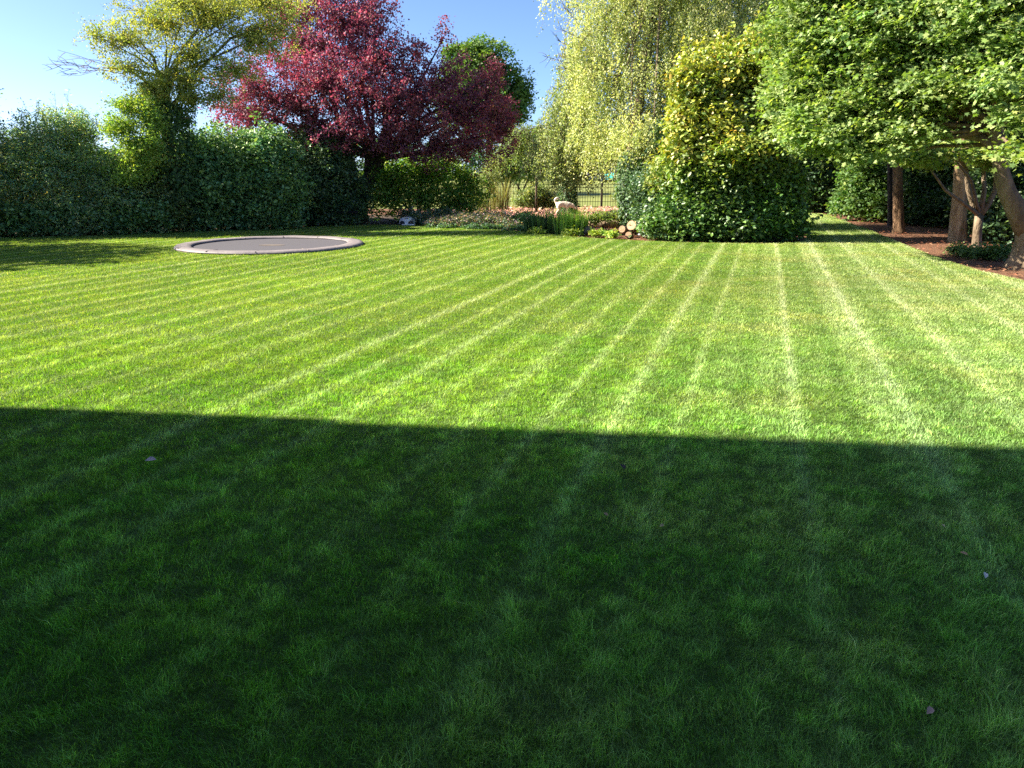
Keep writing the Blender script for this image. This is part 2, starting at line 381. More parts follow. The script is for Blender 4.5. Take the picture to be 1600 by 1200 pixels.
def clump_tint(cp, ids, amt=.22, hue=.10, seed=3):
    v = 1 + amt * 2 * (fbm(cp[:, 0] * 1.3 + seed, cp[:, 1] * 1.3, cp[:, 2] * 1.3) - .5) + rng.normal(0, amt * .35, len(cp))
    h_ = rng.normal(0, hue, len(cp))
    m = np.stack([v * (1 + h_), v, v * (1 - h_)], 1)
    return np.clip(m, .3, 2)[ids]
def limb_tree(root, trunk_pts, trunk_r, blobs, cp, bid, bark, twigr=.012, limb_r=.06, limbs=True, twig_n=600, fork=None, nside=10, name='trunk'):
    b = MB(); b.tube(local(root, trunk_pts), trunk_r, nside, wob=.07); b.build(name, bark, root, True)
    top = np.array(trunk_pts[-1]); lb = MB(); fk = np.array(fork if fork is not None else trunk_pts[-1])
    for bl in blobs:
        c = np.array(bl[:3], float)
        mid = (fk + c) / 2 + np.array([random.uniform(-.3, .3), random.uniform(-.3, .3), random.uniform(-.1, .35)]) * np.linalg.norm(c - fk) * .3
        pts = [fk + (mid - fk) * t * 2 if t < .5 else mid + (c - mid) * (t - .5) * 2 for t in (0, .25, .5, .75, 1)]
        lb.tube(local(root, pts), [limb_r, limb_r * .8, limb_r * .6, limb_r * .42, limb_r * .25], 6, wob=.05)
    if limbs: lb.build('limbs', bark, root, True)
    k = min(twig_n, len(cp)); sel = rng.choice(len(cp), k, replace=False)
    cen = np.array([bl[:3] for bl in blobs])[bid[sel]]
    start = cen + (cp[sel] - cen) * rng.uniform(0, .35, (k, 1))
    sticks('twigs', start, cp[sel], twigr, twigr * .3, bark, root)

GREEN = [(3, (.045, .085, .018)), (3, (.06, .11, .022)), (1, (.09, .14, .03))]
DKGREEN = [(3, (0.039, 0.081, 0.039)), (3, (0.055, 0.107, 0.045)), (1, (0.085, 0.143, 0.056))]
def bb(px, py, Y, r, ry=None, rd=None, wgt=1.0):
    "blob from a pixel centre, depth and pixel radii"
    c = P(px, py, Y); s_ = math.hypot(Y, 0) / F * 1.02
    return (c[0], c[1], c[2], r * s_, (rd if rd is not None else r * s_), (ry or r) * s_, wgt)

def shrub(name, label, cat, base, blobs, n, per, size, pal, mat='leaf', kind='simple', crad=.22, flat=.6, tint=.22, stems=6, stem_r=.02, bark='bark', rag=.35, group=None, nb=(0, -.2, .6), nspread=1.0, shell=.45, twig_n=300, shoots=0, leafname='foliage', zmix=None):
    o = empty(name, (base[0], base[1], 0), label, cat, group)
    cp, d, bid = clumps(blobs, n, shell, rag, seed=base[0] * 3)
    if shoots:   # straggling shoots above the outline
        sel = rng.choice(len(cp), shoots * 4); zz = cp[sel][:, 2]; sel = sel[np.argsort(-zz)][:shoots]
        L = rng.uniform(.3, .8, shoots); dirs = norm(np.array([0, 0, 1.0]) + rng.normal(0, .3, (shoots, 3)))
        st = cp[sel]; en = st + dirs * L[:, None]
        sticks('shoot', st, en, .008, .003, M[bark], o)
        ts = rng.random((shoots, 26, 1)); sp = (st[:, None] + (en - st)[:, None] * ts).reshape(-1, 3) + rng.normal(0, .04, (shoots * 26, 3))
    pos, nn, ids = spread(cp, per, crad, flat)
    cm = clump_tint(cp, ids, tint)
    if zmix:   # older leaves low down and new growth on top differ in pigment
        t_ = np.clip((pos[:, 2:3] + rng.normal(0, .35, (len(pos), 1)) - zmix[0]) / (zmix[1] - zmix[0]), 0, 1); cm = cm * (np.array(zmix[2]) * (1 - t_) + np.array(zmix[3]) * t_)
    if shoots: pos = np.concatenate([pos, sp]); nn = np.concatenate([nn, np.tile([0, 0, 1.0], (len(sp), 1))]); cm = np.concatenate([cm, np.ones((len(sp), 3)) * 1.15])
    leaves(leafname, pos, size, M[mat], pal, o, kind, nn * .8 + np.array(nb) * .5, nspread, cmul=cm)
    b = MB()
    for i in range(stems):
        bl = blobs[i % len(blobs)]; a = random.uniform(0, 6.28); r_ = random.uniform(0, .3)
        p0 = np.array([base[0] + math.cos(a) * r_, base[1] + math.sin(a) * r_, -.03]); p1 = np.array(bl[:3]) + rng.normal(0, .2, 3)
        m_ = (p0 + p1) / 2 + rng.normal(0, .15, 3)
        b.tube(local(o, [p0, m_, p1]), [stem_r, stem_r * .7, stem_r * .4], 6)
    if stems: b.build('stems', M[bark], o, True)
    if twig_n:
        k = min(twig_n, len(cp)); sel = rng.choice(len(cp), k, replace=False); cen = np.array([bl[:3] for bl in blobs])[bid[sel]]
        sticks('twigs', cen + (cp[sel] - cen) * .2, cp[sel], .008, .003, M[bark], o)
    return o
def ivy_on(o, pts, rad, n, size, pal, name='ivy', mat='waxy', puff=.12):
    pts = np.array(pts); t = rng.random(n) * (len(pts) - 1); i = np.minimum(t.astype(int), len(pts) - 2); f_ = (t - i)[:, None]
    c = pts[i] * (1 - f_) + pts[i + 1] * f_; rr = np.interp(t, np.arange(len(pts)), rad)
    a = rng.uniform(0, 2 * math.pi, n); dr = np.stack([np.cos(a), np.sin(a), rng.uniform(-.1, .3, n)], 1)
    bump = 1 + .5 * (fbm(c[:, 0] * 3 + np.cos(a) * 1.5, np.sin(a) * 1.5, c[:, 2] * 2.5) - .5) * 2 * .6
    pos = c + dr * (rr * bump * rng.uniform(.75, 1.15, n))[:, None] + rng.normal(0, puff * .25, (n, 3))
    cm = np.repeat(rng.uniform(.8, 1.2, (n, 1)), 3, 1)
    return leaves(name, pos, size, M['leaf'], pal, o, 'simple', nb=dr * 1.0 + np.array([0, 0, .3]), nspread=.7, axis=np.array([0, 0, -1.0]), aspread=.5, cmul=cm)

# ------------------------------------------------------------------ house beside and behind the viewer (casts the lawn's shadow)
def house():
    brick, t, out = newmat("brick_wall")
    tc = N(t, "ShaderNodeTexCoord"); br = N(t, "ShaderNodeTexBrick"); br.inputs['Scale'].default_value = 4.5
    br.inputs['Color1'].default_value = (.33, .14, .09, 1); br.inputs['Color2'].default_value = (.25, .11, .07, 1); br.inputs['Mortar'].default_value = (.38, .35, .3, 1)
    mp = N(t, "ShaderNodeMapping"); mp.inputs['Rotation'].default_value = (math.pi / 2, 0, 0); t.links.new(tc.outputs['Object'], mp.inputs[0]); t.links.new(mp.outputs[0], br.inputs[0])
    b = N(t, "ShaderNodeBsdfPrincipled"); b.inputs['Roughness'].default_value = .9; t.links.new(br.outputs[0], b.inputs[0]); t.links.new(b.outputs[0], out.inputs[0])
    tile = surf_mat("roof_tile", (.12, .06, .045), (.22, .12, .09), 9, .9, .6); glass = surf_mat("window_glass", (.02, .025, .03), (.05, .06, .07), 2, .08, .02, spec=.6)
    o = empty('house', (-5.45, 5.25, 0), "red brick house with a gabled wing, tall wall beside the lawn", "house", rz=math.atan2(-.115, .993))
    W = MB()   # local frame: x along the gable wall, y forward
    W.add([(-8, 0, -.1), (0, 0, -.1), (0, 0, 7.2), (-4, 0, 9.9), (-8, 0, 7.2), (-8, -15, -.1), (0, -15, -.1), (0, -15, 7.2), (-4, -15, 9.9), (-8, -15, 7.2)],
          [(1, 0, 4, 3, 2), (5, 6, 7, 8, 9), (0, 5, 9, 4), (6, 1, 2, 7)])
    W.box((7.1, -10.25, 1.4), (14, 8.0, 3.0)); W.build('wall', brick, o)
    R_ = MB()
    R_.add([(.35, .05, 7.02), (-4, .05, 9.96), (-4, -15.3, 9.96), (.35, -15.3, 7.02), (.35, .05, 7.14), (-4, .05, 10.1), (-4, -15.3, 10.1), (.35, -15.3, 7.14)], [(0, 1, 2, 3), (7, 6, 5, 4), (0, 4, 5, 1), (3, 2, 6, 7), (0, 3, 7, 4)])
    R_.add([(-8.35, .05, 7.02), (-4, .05, 9.96), (-4, -15.3, 9.96), (-8.35, -15.3, 7.02), (-8.35, .05, 7.14), (-4, .05, 10.1), (-4, -15.3, 10.1), (-8.35, -15.3, 7.14)], [(3, 2, 1, 0), (4, 5, 6, 7), (1, 5, 4, 0), (7, 6, 2, 3), (4, 7, 3, 0)])
    R_.add([(.1, -5.95, 2.8), (14.4, -5.95, 2.8), (14.4, -10.25, 4.6), (-1, -10.25, 4.6), (14.4, -14.6, 2.8), (.1, -14.6, 2.8)], [(0, 1, 2, 3), (3, 2, 4, 5), (1, 4, 2)])
    rf = R_.build('roof', tile, o)
    for (cx, cz, wd, hg, along) in ((-3, 1.5, 1.3, 1.2, 'g'), (-6, 1.5, 1.3, 1.2, 'g'), (-4, 4.7, 1.5, 1.1, 'g'), (3.4, 1.5, 1.5, 1.2, 'm'), (11, 1.5, 1.5, 1.2, 'm')):
        yy = .012 if along == 'g' else -6.24
        wn = MB().box((cx, yy + .015, cz), (wd, .05, hg)).build('window', glass, o)
        fr = MB()
        for dx in (-wd / 2, 0, wd / 2): fr.box((cx + dx, yy + .05, cz), (.06, .06, hg + .06))
        for dz in (-hg / 2, hg / 2): fr.box((cx, yy + .052, cz + dz), (wd + .1, .07, .06))
        f_ = fr.build('frame', M['white'], wn)
    d_ = MB().box((7.2, -6.22, 1.08), (1.7, .07, 2.1)).build('door', glass, o)
    fr = MB()
    for dx in (-.85, 0, .85): fr.box((7.2 + dx, -6.17, 1.08), (.08, .08, 2.16))
    fr.box((7.2, -6.165, 2.16), (1.78, .09, .08)); fr.build('frame', M['white'], d_)
house()

# ------------------------------------------------------------------ in-ground trampoline
def trampoline():
    cx, cy, R, r = -5.48, 17.45, 2.06, 1.70
    o = empty('sunken_trampoline', (cx, cy, 0), "round in-ground trampoline with black mat and beige padded rim", "trampoline")
    n = 96
    def ring(prof, gaps=()):
        vs = []; fs = []; k = len(prof)
        for i in range(n):
            a = 2 * math.pi * i / n; wob = 1 + .0025 * math.sin(a * 12 + 1)
            sag = .003 * math.cos(a * 12)
            for (rr, z) in prof: vs.append((math.cos(a) * rr * wob, math.sin(a) * rr * wob, z + (sag if z > .06 else 0)))
        for i in range(n):
            if i in gaps: continue
            j = (i + 1) % n
            for m_ in range(k - 1): fs.append((i * k + m_, j * k + m_, j * k + m_ + 1, i * k + m_ + 1))
        return vs, fs
    pd = MB(); pd.add(*ring([(R, .055), (R - .02, .080), (R - .10, .095), (r + .12, .094), (r + .02, .086), (r, .062)], gaps=())); pad = pd.build('pad', M['pad'], o, True)
    for i in range(12):
        sm = MB()
        a = math.radians(30 * i + 8); c, s = math.cos(a), math.sin(a)
        sm.box(((R + r) / 2 * c, (R + r) / 2 * s, .088), ((R - r) * .96, .018, .014), a, .006)
        sm.build('seam', M['padside'], pad)
    sk = MB(); sk.add(*ring([(R - .01, -.02), (R - .01, .058)])); sk.build('outer_skirt', M['padside'], o, True)
    iw = MB(); iw.add(*ring([(r + .01, .066), (r + .015, -.05)])); iw.build('inner_skirt', M['dark'], o, True)
    mt = MB(); vs = [(0, 0, .036)]; fs = []
    rs = [.5, 1.0, 1.35, r + .012]
    for q in rs:
        for i in range(n): a = 2 * math.pi * i / n; vs.append((q * math.cos(a), q * math.sin(a),   .036 + .010 * (q / r) ** 2))
    for i in range(n):
        j = (i + 1) % n; fs.append((0, 1 + i, 1 + j))
        for q in range(3): b0 = 1 + q * n; fs.append((b0 + i, b0 + n + i, b0 + n + j, b0 + j))
    mat_ = mt.add(vs, fs).build('jumping_mat', M['black'], o, True)
    pt = MB(); vs = [(0, 0, .042)] + [(.30 * math.cos(2 * math.pi * i / 24), .16 * math.sin(2 * math.pi * i / 24), .041) for i in range(24)]
    pt.add(vs, [(0, 1 + i, 1 + (i + 1) % 24) for i in range(24)]).build('centre_patch', M['padside'], mat_)
trampoline()

# ------------------------------------------------------------------ palettes (the leaves' own colours)
P_PLUM = [(4, (0.116, 0.037, 0.059)), (3, (0.165, 0.053, 0.079)), (1.3, (0.068, 0.029, 0.051)), (1.6, (0.236, 0.09, 0.119)), (0.4, (0.165, 0.101, 0.055))]
P_LOCUST = [(3, (.235, .25, .07)), (3, (.175, .21, .055)), (1, (.30, .29, .10)), (1, (.12, .16, .04))]
P_IVY = [(3, (0.028, 0.065, 0.021)), (2, (0.049, 0.098, 0.028)), (1, (0.084, 0.143, 0.042))]
P_HEDGE = [(3, (0.072, 0.149, 0.059)), (3, (0.113, 0.196, 0.069)), (1, (0.177, 0.267, 0.091))]
P_HEDGEL = [(3, (.065, .105, .03)), (3, (.10, .13, .045)), (1, (.16, .17, .07))]
P_BIRCH = [(3, (0.238, 0.27, 0.11)), (3, (0.17, 0.216, 0.077)), (1.6, (0.323, 0.351, 0.176)), (1.4, (0.102, 0.144, 0.05))]
P_BIRCHG = [(3, (0.312, 0.336, 0.144)), (3, (0.24, 0.278, 0.103)), (2, (0.408, 0.418, 0.23)), (1.4, (0.144, 0.186, 0.069))]
P_MAPLE = [(3, (0.107, 0.171, 0.04)), (3, (0.144, 0.206, 0.056)), (1.5, (0.213, 0.272, 0.095)), (1.4, (0.055, 0.101, 0.024))]
P_GOLD = [(3, (0.21, 0.231, 0.034)), (3, (0.147, 0.187, 0.029)), (0.8, (0.268, 0.206, 0.048)), (1.2, (0.306, 0.315, 0.073)), (1.0, (0.076, 0.121, 0.022))]
P_RHODO = [(3, (0.053, 0.114, 0.022)), (3, (0.083, 0.168, 0.03)), (1, (0.165, 0.255, 0.048))]
P_OAK = [(3, (.05, .10, .025)), (3, (.075, .13, .03)), (1, (.10, .16, .045))]
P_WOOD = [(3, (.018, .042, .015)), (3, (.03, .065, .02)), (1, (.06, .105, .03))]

# ------------------------------------------------------------------ left boundary, nearest the frame edge first
# trees off to the left, just outside the frame, whose shadows lie on the lawn
def simple_tree(name, label, cat, base, h, tr, blobs, n, per, size, pal, mat='leaf', kind='simple', crad=.3, flat=.5, bark='bark', rag=.35, group=None, tint=.2, twig_n=500, shell=.45, limb_r=.06, lean=(0, 0), nb=(0, 0, .6), nspread=1.0, fork=None, trunk=None):
    o = empty(name, (base[0], base[1], 0), label, cat, group)
    cp, d, bid = clumps(blobs, n, shell, rag, seed=base[0] * 2.3)
    pos, nn, ids = spread(cp, per, crad, flat)
    leaves('crown', pos, size, M[mat], pal, o, kind, nn * .8 + np.array(nb) * .5, nspread, cmul=clump_tint(cp, ids, tint))
    b0 = np.array([base[0], base[1], -.08])
    tp = trunk or [b0, b0 + [lean[0] * .3, lean[1] * .3, h * .33], b0 + [lean[0] * .6, lean[1] * .6, h * .66], b0 + [lean[0], lean[1], h]]
    rr = [tr * 1.45, tr, tr * .85, tr * .65] if len(tp) == 4 else list(np.linspace(tr * 1.3, tr * .5, len(tp)))
    limb_tree(o, tp, rr, blobs, cp, bid, M[bark], twig_n=twig_n, limb_r=limb_r, fork=fork)
    return o
simple_tree('hedgerow_tree', "dark hedgerow tree at the left end of the boundary, tip at the photo's edge", 'tree', (-15.2, 20.3), 2.2, .14,
            [(-15.4, 20.3, 2.4, 1.7, 1.3, 1.9, 1), (-14.0, 20.6, 3.5, .55, .6, 1.1, 4), (-16.6, 19.6, 2.2, 1.8, 1.3, 1.8, 1)], 1500, 22, .085, DKGREEN, 'waxy', group='boundary trees at the left', twig_n=250)
simple_tree('hedgerow_tree', "dense green hedgerow tree standing left of the lawn outside the photo", 'tree', (-15.2, 16.4), 2.0, .14,
            [(-15.2, 16.8, 3.2, 1.9, 1.9, 2.6), (-16.8, 15.3, 3.2, 1.8, 1.7, 2.4)], 1300, 22, .10, DKGREEN, 'waxy', group='boundary trees at the left', twig_n=200)
simple_tree('hedgerow_tree', "nearest dense hedgerow tree left of the lawn outside the photo", 'tree', (-14.6, 14.9), 2.0, .14,
            [(-14.2, 15.1, 2.8, 1.5, 1.6, 2.2), (-15.6, 13.9, 2.9, 1.6, 1.0, 2.2)], 1000, 22, .10, DKGREEN, 'waxy', group='boundary trees at the left', twig_n=150)

shrub('feathery_shrub', "tall feathery grey-green shrub at the far left of the lawn", 'shrub', (-11.9, 20.9),
      [bb(85, 220, 21, 62, 56, 1.0), bb(95, 262, 21, 80, 50, 1.0), bb(20, 262, 20.6, 70, 56, 1.1), bb(165, 282, 21.2, 50, 46, 1.0), bb(90, 320, 20.6, 110, 55, .9), bb(200, 310, 21.2, 60, 50, .9), bb(60, 350, 20.2, 120, 20, .5), bb(-60, 290, 20.4, 80, 80, 1.2), bb(120, 205, 21.2, 40, 32, .6)],
      3600, 26, .085, [(3, (.13, .22, .13)), (3, (.18, .26, .14)), (1.6, (.34, .33, .16)), (1, (.08, .13, .07))], kind='narrow', crad=.22, shoots=90, rag=.6, tint=.34, twig_n=500)
shrub('laurel_hedge', "low dark glossy hedge at the foot of the feathery shrub", 'hedge', (-11.5, 20.1),
      [bb(20, 345, 20.0, 60, 26, .5), bb(90, 345, 20.3, 60, 26, .5), bb(160, 342, 20.6, 60, 28, .5), bb(225, 335, 21.0, 50, 32, .5), bb(-60, 350, 19.6, 60, 30, .5)], 1500, 18, .10, P_HEDGE, 'waxy', 'ovate', crad=.2, twig_n=100, stems=5)

# locust tree with golden crown, trunk wrapped in ivy
def locust():
    bx, by = G(262, 356); by += .4
    o = empty('locust_tree', (bx, by, 0), "tall tree with thin golden-green crown and ivy-covered trunk", 'tree')
    blobs = [bb(195, 65, 21.4, 38, 26, .7, .9), bb(255, 35, 21.8, 48, 30, .9), bb(330, 30, 22, 55, 36, 1.0), bb(400, 60, 22.2, 48, 32, .8), bb(150, 55, 21, 26, 20, .4, .7), bb(300, 85, 21.5, 45, 24, .8), bb(200, 105, 21, 40, 16, .6), bb(365, 110, 21.8, 40, 22, .6),
             bb(300, 155, 21.4, 34, 14, .5), bb(430, 45, 22, 36, 16, .5), bb(300, 5, 22, 90, 22, 1.2), bb(410, 5, 22, 60, 22, 1.0), bb(250, 130, 21.6, 22, 26, .4), bb(340, 150, 21.3, 34, 18, .4), bb(290, 122, 21.3, 48, 22, .6), bb(232, 138, 21.2, 34, 20, .5)]
    low = [bb(205, 165, 21.0, 30, 14, .6), bb(190, 200, 20.8, 32, 20, .6), bb(220, 235, 20.7, 34, 30, .6), bb(205, 270, 20.6, 36, 24, .5), bb(236, 190, 20.8, 22, 36, .4)]
    blobs = [(b[0], b[1], b[2], b[3] * 1.25, b[4] * 1.3, b[5] * 1.2, b[6]) for b in blobs]
    cp, d, bid = clumps(blobs, 2050, .8, .7, seed=4, freq=1.4)
    pos, nn, ids = spread(cp, 32, .24, .35, .5)
    leaves('crown', pos, .052, M['leaf'], P_LOCUST, o, 'simple', nn * .7, 1.1, cmul=clump_tint(cp, ids, .15))
    c2, d2, b2 = clumps(low, 900, .8, .9, seed=9, freq=2.4); p2, n2, i2 = spread(c2, 26, .26, .4, .5)
    leaves('low_foliage', p2, .055, M['leaf'], [(3, (.17, .25, .045)), (2, (.24, .29, .06)), (2, (.09, .16, .035))], o, 'simple', n2 * .7, 1.1, cmul=clump_tint(c2, i2, .15))
    tp = [np.array([bx, by, -.1]), P(268, 290, 21.8), P(262, 210, 21.8), P(255, 150, 21.8), P(262, 110, 21.8)]
    limb_tree(o, tp, [.24, .19, .17, .13, .09], blobs, cp, bid, M['bark'], twigr=.010, limb_r=.034, twig_n=900, fork=P(258, 120, 21.8))
    ivy_on(o, [P(272, 345, 21.7), P(275, 290, 21.7), P(270, 230, 21.7), P(262, 180, 21.7), P(230, 130, 21.7)], [.62, .60, .55, .42, .18], 9000, .085, P_IVY)
    ivy_on(o, [P(285, 200, 21.7), P(290, 160, 21.6), P(288, 120, 21.6)], [.30, .2, .12], 1500, .07, P_IVY + [(1, (.12, .15, .03))])
    # bare twigs reaching to the left
    A = []; B = []
    rootp = P(180, 108, 21.2)
    for (px, py) in ((72, 100), (66, 108), (90, 78), (96, 118), (110, 112), (85, 96)):
        e = P(px, py, 21 + random.uniform(-.2, .2)); A.append(rootp + rng.normal(0, .08, 3)); B.append(e)
        for q in range(5):
            t = random.uniform(.35, .9); s = A[-1] * 0 + rootp + (e - rootp) * t; A.append(s); B.append(s + norm(np.array([-.8, rng.normal(0, .4), rng.normal(.1, .5)])) * random.uniform(.2, .5))
    sticks('bare_twigs', np.array(A), np.array(B), .010, .003, M['twig'], o)
    b = MB()
    for pts in ([P(258, 165, 21.7), P(225, 125, 21.5), P(200, 108, 21.3), P(160, 106, 21.1)], [P(258, 160, 21.7), P(240, 90, 21.7), P(215, 60, 21.6)], [P(262, 150, 21.7), P(285, 75, 21.8), P(330, 20, 22)], [P(266, 170, 21.7), P(310, 110, 21.8), P(360, 60, 22), P(410, 40, 22)], [P(255, 186, 21.7), P(275, 186, 21.5), P(295, 184, 21.4)]):
        b.tube(local(o, pts), list(np.linspace(.06, .018, len(pts))), 6, wob=.1)
    b.build('boughs', M['bark'], o, True)
locust()

shrub('dark_shrub', "big dark green shrub behind the trampoline, right of the ivy-clad trunk", 'shrub', (-8.3, 23),
      [bb(330, 250, 22.6, 62, 48, 1.1), bb(400, 255, 23.2, 60, 50, 1.1), bb(300, 300, 22.3, 55, 50, .9), bb(360, 310, 22.3, 70, 48, .9), bb(430, 305, 22.8, 55, 52, .9), bb(320, 346, 22, 60, 16, .5), bb(410, 344, 22.6, 60, 16, .5), bb(420, 235, 23.2, 40, 34, .8)],
      2600, 24, .10, P_HEDGE, 'waxy', 'ovate', crad=.24, shoots=14, tint=.25)
shrub('mixed_shrub', "loose sunlit green shrub between feathery shrub and ivy-clad trunk", 'shrub', (-10.2, 22),
      [bb(235, 280, 21.6, 45, 50, .8), bb(250, 330, 21.3, 50, 34, .6), bb(195, 300, 21.8, 40, 50, .8)], 1100, 26, .08, P_HEDGEL, crad=.2, shoots=10)
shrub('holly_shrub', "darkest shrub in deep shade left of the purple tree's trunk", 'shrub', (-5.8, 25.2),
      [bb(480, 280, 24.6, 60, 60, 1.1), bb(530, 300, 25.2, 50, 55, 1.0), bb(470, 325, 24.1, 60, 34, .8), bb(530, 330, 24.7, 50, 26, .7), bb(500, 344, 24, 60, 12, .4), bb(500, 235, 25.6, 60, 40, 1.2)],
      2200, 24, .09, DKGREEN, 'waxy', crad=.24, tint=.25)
shrub('hedge_bank', "background hedge seen through gaps behind the dark shrubs", 'hedge', (-9, 27),
      [bb(-40, 270, 24.5, 100, 70, 1.2), bb(120, 290, 25, 110, 60, 1.2), bb(300, 280, 26, 110, 60, 1.2), bb(450, 290, 27.5, 100, 55, 1.2)], 2000, 18, .14, DKGREEN, 'leaf', crad=.4, twig_n=0, stems=0)

# purple-leaved plum
def plum():
    bx, by = G(561, 347)
    o = empty('purple_plum_tree', (bx, by, 0), "broad tree with dark red-purple leaves behind the trampoline", 'tree')
    Y = by
    D = [(400, 140, 62, 60, -1.0), (385, 180, 48, 34, -.6), (470, 75, 68, 62, 0), (545, 40, 72, 62, 0), (590, 95, 66, 60, -.5), (520, 130, 76, 60, -1.2), (460, 165, 60, 42, -1.0), (600, 160, 66, 52, -1.2), (655, 195, 62, 48, -.8), (655, 150, 46, 40, -.3), (640, 115, 34, 40, 0),
         (695, 130, 42, 46, .2), (725, 170, 48, 50, 0), (765, 165, 44, 52, .2), (785, 205, 30, 34, 0), (740, 225, 50, 36, -.3), (690, 230, 48, 30, -.6), (620, 222, 48, 26, -1), (540, 205, 70, 34, -1), (500, -20, 70, 50, .5), (575, 20, 44, 40, .5), (500, 225, 50, 22, -.6), (770, 120, 18, 30, 0), (692, 60, 11, 28, 0), (652, 75, 10, 24, 0), (440, 20, 36, 36, 0)]
    blobs = [bb(px, py, Y + dy, r, ry) for px, py, r, ry, dy in D]
    cp, d, bid = clumps(blobs, 3500, .55, .6, seed=21, freq=1.6)
    pos, nn, ids = spread(cp, 34, .25, .5, .6)
    leaves('crown', pos, .075, M['plum'], P_PLUM, o, 'ovate' if False else 'simple', nn * .5, 1.2, cmul=clump_tint(cp, ids, .3, .08))
    tp = [np.array([bx, by, -.1]), P(561, 322, Y), P(572, 290, Y), P(590, 258, Y), P(604, 225, Y), P(612, 190, Y)]
    limb_tree(o, tp, [.34, .27, .24, .20, .15, .10], blobs, cp, bid, M['barkdark'], twigr=.014, limb_r=.08, twig_n=1300, fork=P(585, 250, Y))
    b = MB()
    for pts in ([P(562, 318, Y), P(552, 270, Y - .1), P(538, 220, Y), P(520, 160, Y), P(505, 90, Y), P(500, 20, Y)], [P(575, 285, Y), P(575, 230, Y + .3), P(560, 170, Y + .3), P(570, 90, Y)], [P(598, 240, Y), P(650, 215, Y), P(700, 190, Y), P(750, 160, Y)], [P(555, 280, Y), P(500, 225, Y), P(440, 190, Y), P(390, 165, Y)]):
        b.tube(local(o, pts), list(np.linspace(.15, .03, len(pts))), 7, wob=.08)
    b.build('boughs', M['barkdark'], o, True)
plum()
shrub('hazel_bush', "leafy multi-stemmed bush under the purple tree, light showing through", 'bush', (-3.2, 26.6),
      [bb(620, 275, 26.6, 52, 34, 1.0), bb(680, 270, 26.9, 56, 34, 1.0), bb(730, 295, 27, 36, 34, .8), bb(600, 310, 26.3, 36, 32, .8), bb(660, 310, 26.4, 60, 32, .7), bb(720, 320, 26.6, 36, 24, .6), bb(590, 280, 26.4, 28, 26, .6)],
      820, 26, .10, [(3, (.09, .17, .03)), (3, (.13, .23, .04)), (1, (.22, .30, .06)), (.4, (.34, .32, .1))], 'leaf', 'ovate', crad=.26, stems=26, stem_r=.022, rag=.5, bark='barkdark', shell=.6)

# far oak and the trees past the field
def far_oak():
    Y = 62
    blobs = [bb(735, 120, Y, 45, 42), bb(775, 150, Y, 48, 48), bb(800, 140, Y, 30, 36), bb(720, 160, Y, 40, 50), bb(760, 90, Y, 36, 26), bb(715, 85, Y, 20, 16), bb(805, 170, Y, 26, 28), bb(770, 200, Y, 40, 34), bb(740, 75, Y, 20, 12)]
    simple_tree('oak_tree', "round bright green tree standing beyond the purple one", 'tree', (P(765, 270, Y)[0], Y), 5, .35, blobs, 1700, 26, .22, P_OAK, crad=.55, flat=.5, tint=.25, twig_n=300, limb_r=.14)
far_oak()
for i, (px, py, Y, r, ry, pal, lab) in enumerate([(812, 250, 58, 36, 30, P_OAK, "green bush tree past the fence between plum and drooping tree"), (790, 258, 52, 18, 22, P_HEDGEL, "small pale green bush just beyond the fence by the plum"), (835, 262, 66, 24, 16, P_LOCUST, "yellow-green bush past the fence, under the arching branch")]):
    c = P(px, py, Y)
    shrub('field_bush', lab, 'bush', (c[0], Y), [bb(px, py, Y, r, ry), bb(px - r * .5, py + ry * .3, Y, r * .6, ry * .7), bb(px + r * .5, py + ry * .3, Y, r * .6, ry * .7)], 500, 22, .2, pal, crad=.5, stems=3, stem_r=.08, twig_n=60, group='bushes past the fence')
def distant_wood():
    n = 5200; x = rng.uniform(-120, 140, n); y = 150 + rng.uniform(0, 10, n)
    hh = 3.0 + 8.0 * fbm(x * .06 + 5, x * 0 + 2, o=4) ** 1.3; hh = np.where((x > 2) & (x < 50), 4.5 + 6 * fbm(x * .08, x * 0 + 7), hh)
    z = hh * rng.random(n) ** .7
    pos, nn, ids = spread(np.stack([x, y, z], 1), 16, 1.0, .8, .6)
    o = leaves('distant_wood', pos, .55, M['leaf'], [(3, (.03, .075, .035)), (3, (.045, .095, .04)), (1, (.08, .13, .04))], None, cmul=clump_tint(np.stack([x * .3, y, z * .5], 1), ids, .3))
    tag(o, "dark line of trees along the far side of the field", 'wood', kind='stuff')
distant_wood()

